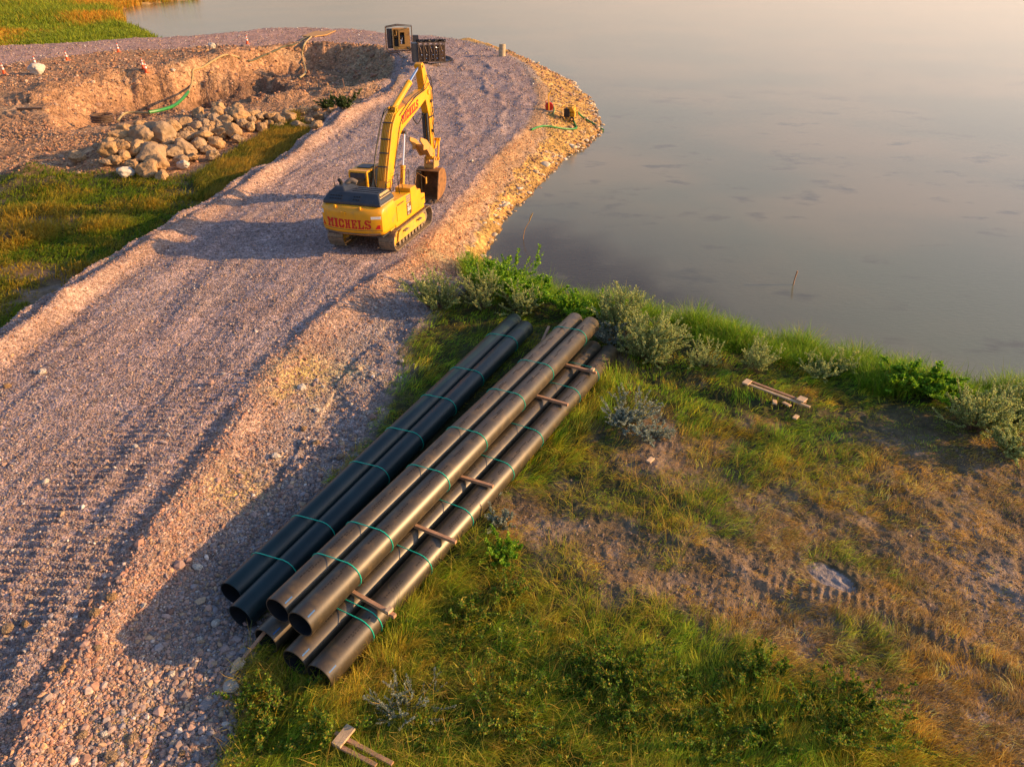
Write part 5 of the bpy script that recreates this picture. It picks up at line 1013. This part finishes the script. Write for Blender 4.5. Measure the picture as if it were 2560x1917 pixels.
# ---------------------------------------------------------------- shrubs
def shrub(p_, h, w, ns, leaf, label, cat='shrub', leafn=90, ls=.05, upright=.5, name='sage_shrub', group=None, twig=3):
    e = empty(name, p_, 0, label, cat, group); st = MB(); LV = []; LC = []
    for k in range(ns):
        a = rng.uniform(0, 6.283); rr_ = abs(rng.normal(.55, .3)); tilt = min(1.35, rr_*(1-upright)*2.2+.08); L_ = h*rng.uniform(.65, 1.1)*(1 if tilt < .8 else w/h)
        d_ = Vector((math.cos(a)*math.sin(tilt), math.sin(a)*math.sin(tilt), math.cos(tilt))); b0 = Vector((math.cos(a), math.sin(a), 0))*rng.uniform(0, w*.22)
        bend = Vector((rng.normal(0, .1), rng.normal(0, .1), .18))*L_; main = [b0+d_*L_*t+bend*t*t for t in np.linspace(0, 1, 6)]
        st.tube(main, [.010*h+.004, .008*h+.003, .006*h, .005*h, .004*h, .002*h], 4)
        br = [(main, .25)]
        for j in range(twig):
            t0 = rng.integers(1, 5); s0 = main[t0]; dd = (main[t0]-main[t0-1]).normalized(); sd2 = Vector((rng.normal(0, 1), rng.normal(0, 1), rng.normal(.3, .5))).normalized(); q = [s0+(dd*.75+sd2*.6)*L_*.38*t for t in np.linspace(0, 1, 4)]; st.tube(q, .004*h+.002, 3); br.append((q, .1))
        nl = max(12, int(leafn*1.9/len(br)))
        for path, s0 in br:
            P_ = np.array([tuple(v) for v in path]); t = rng.uniform(s0, 1, nl)*(len(P_)-1); i = np.minimum(t.astype(int), len(P_)-2); f_ = (t-i)[:, None]
            c_ = P_[i]*(1-f_)+P_[i+1]*f_; o_ = rng.normal(0, 1, (nl, 3)); o_[:, 2] = np.abs(o_[:, 2])*.8; o_ /= np.linalg.norm(o_, axis=1)[:, None]; s_ = ls*rng.uniform(.6, 1.3, nl)[:, None]
            s2 = np.cross(o_, rng.normal(0, 1, (nl, 3))); s2 /= np.linalg.norm(s2, axis=1)[:, None]
            q = np.stack([c_, c_+o_*s_*.5+s2*s_*.28, c_+o_*s_, c_+o_*s_*.5-s2*s_*.28], 1); LV.append(q.reshape(-1, 3)); LC.append(np.repeat(np.array(leaf)[rng.integers(0, len(leaf), nl)]*rng.uniform(.7, 1.3, (nl, 1)), 4, 0))
    st.build('stems', M['bark'], e); Vv = np.concatenate(LV); me = same_mesh('foliage', Vv, np.arange(len(Vv)).reshape(-1, 4), np.clip(np.concatenate(LC), .01, .9)); me.materials.append(M['leaf'])
    o = link(bpy.data.objects.new('foliage', me)); o.parent = e; return e
SG = [(.36, .46, .15), (.46, .54, .20), (.24, .34, .12), (.56, .56, .20)]; SV = [(.32, .39, .33), (.25, .32, .28), (.40, .44, .33), (.18, .24, .18)]; BG = [(.20, .42, .02), (.13, .30, .02), (.32, .50, .03)]
gS = 'silvery shrubs along the lake shore'
for (x, y, h, w, n, lf, lab, up_, ln, ls) in [
    (945, 668, 1.5, 1.4, 60, SG, 'leftmost grey green shrub, at the edge of the gravel slope', .55, 150, .055), (1045, 668, 1.6, 1.0, 30, SG, 'slender grey green shrub between the leftmost shrub and the bright bush', .7, 130, .05), (1128, 680, 1.2, 1.1, 38, SG, 'grey green shrub behind the far ends of the shaded pipes', .6, 130, .05),
    (1335, 722, 1.6, 1.4, 75, SG, 'tall grey green shrub behind the far ends of the upper pipes', .65, 170, .055), (1400, 775, 1.6, 1.5, 95, SG, 'biggest sunlit shrub, right of the far pipe ends', .55, 190, .055), (1320, 745, .9, 1.0, 40, SV, 'silver blue low shrub touching the far end of the upper pipes', .3, 130, .05),
    (1345, 915, .55, 1.1, 42, SV, 'low silver blue shrub sprawling in the matted grass beside the stack', .12, 120, .045), (1410, 945, .4, .8, 22, SV, 'smallest silvery sprig right of the low silver blue shrub', .15, 100, .045),
    (1520, 795, 1.0, .9, 22, SG, 'thin grey green shrub behind the long boards, left one', .55, 110, .045), (1630, 805, 1.1, .7, 26, SG, 'upright yellow green shrub just above the long boards', .72, 130, .045), (1765, 815, .8, .9, 30, SG, 'rounded shrub with pale sprays below the tallest shore grass', .45, 120, .045), (1830, 805, .7, .6, 16, SG, 'small shrub at the foot of the last tall grass tuft', .5, 100, .045),
    (2105, 925, 1.25, 1.3, 60, SG, 'large dusty shrub at the right shore', .5, 150, .05), (2195, 900, 1.1, 1.0, 40, SG, 'shrub at the right edge of the picture nearest the lake', .5, 140, .05), (2190, 985, 1.0, .9, 42, SG, 'yellowish shrub at the right edge below the large dusty one', .5, 140, .05),
    (872, 1540, .65, .8, 26, SV, 'silvery sprawling bush in the foreground grass near the pipe ends', .25, 170, .026), (1075, 1135, .5, .5, 16, SV, 'small silvery sprig growing against the lowest pipe', .4, 110, .04), (1060, 1075, .4, .35, 10, SV, 'tiny silvery sprig between the timbers and the lowest pipe', .5, 90, .035)]:
    shrub(atd(x, y), h*.92, w*.92, n, lf, lab, 'shrub', ln, ls*1.15, up_, group=gS)
for (x, y, h, w, n, lab) in [(1085, 625, 1.3, 1.8, 46, 'bright green leafy bush at the corner of the bank and the lake'), (1150, 660, .9, 1.2, 30, 'bright green bush on the shore right of the corner bush'), (1240, 690, .8, 1.2, 26, 'green bush between the corner and the tall shrubs'), (1090, 1205, .5, .6, 22, 'broad leaved green weed beside the lowest pipe'), (2010, 850, .8, 1.0, 26, 'leafy vine like bush on the shore near the right'), (1935, 835, .8, .9, 22, 'leafy pale green bush on the shore right of the last grass tuft')]:
    shrub(atd(x, y), h, w, n, BG, lab, 'bush', 150, .10 if h > .7 else .06, .4, 'green_bush')
# leafy weeds in the foreground right
for (x, y) in [(1480, 1500), (1560, 1545), (1440, 1590), (1620, 1480), (1360, 1560), (1320, 1620), (1660, 1590), (1540, 1630), (1250, 1500), (1740, 1540), (1850, 1500), (1230, 1640), (1890, 1600), (1080, 1560)]+[(int(a_), int(b_)) for a_, b_ in zip(rng.uniform(900, 1900, 16), rng.uniform(1420, 1650, 16))]+[(530, 1520), (600, 1560), (700, 1600), (560, 1620), (640, 1540), (1000, 1330), (1100, 1280), (960, 1400)]:
    shrub(atd(x, y), rng.uniform(.3, .6), rng.uniform(.5, .9), 14, [(.12, .25, .02), (.18, .30, .02), (.08, .15, .02), (.34, .28, .03)], 'low leafy green weed in the foreground meadow', 'weed', 90, .055, .35, 'leafy_weed', 'leafy weeds in the foreground')
for (x, y, lab) in [(710, 238, 'dark green tuft of weeds beside the haul track above the boulder heap'), (740, 236, 'small round weed beside the haul track, near the road berm')]:
    shrub(atd(x, y), .9, 1.4, 22, [(.05, .09, .02), (.08, .12, .03)], lab, 'weed', 90, .14, .5, 'leafy_weed', None)
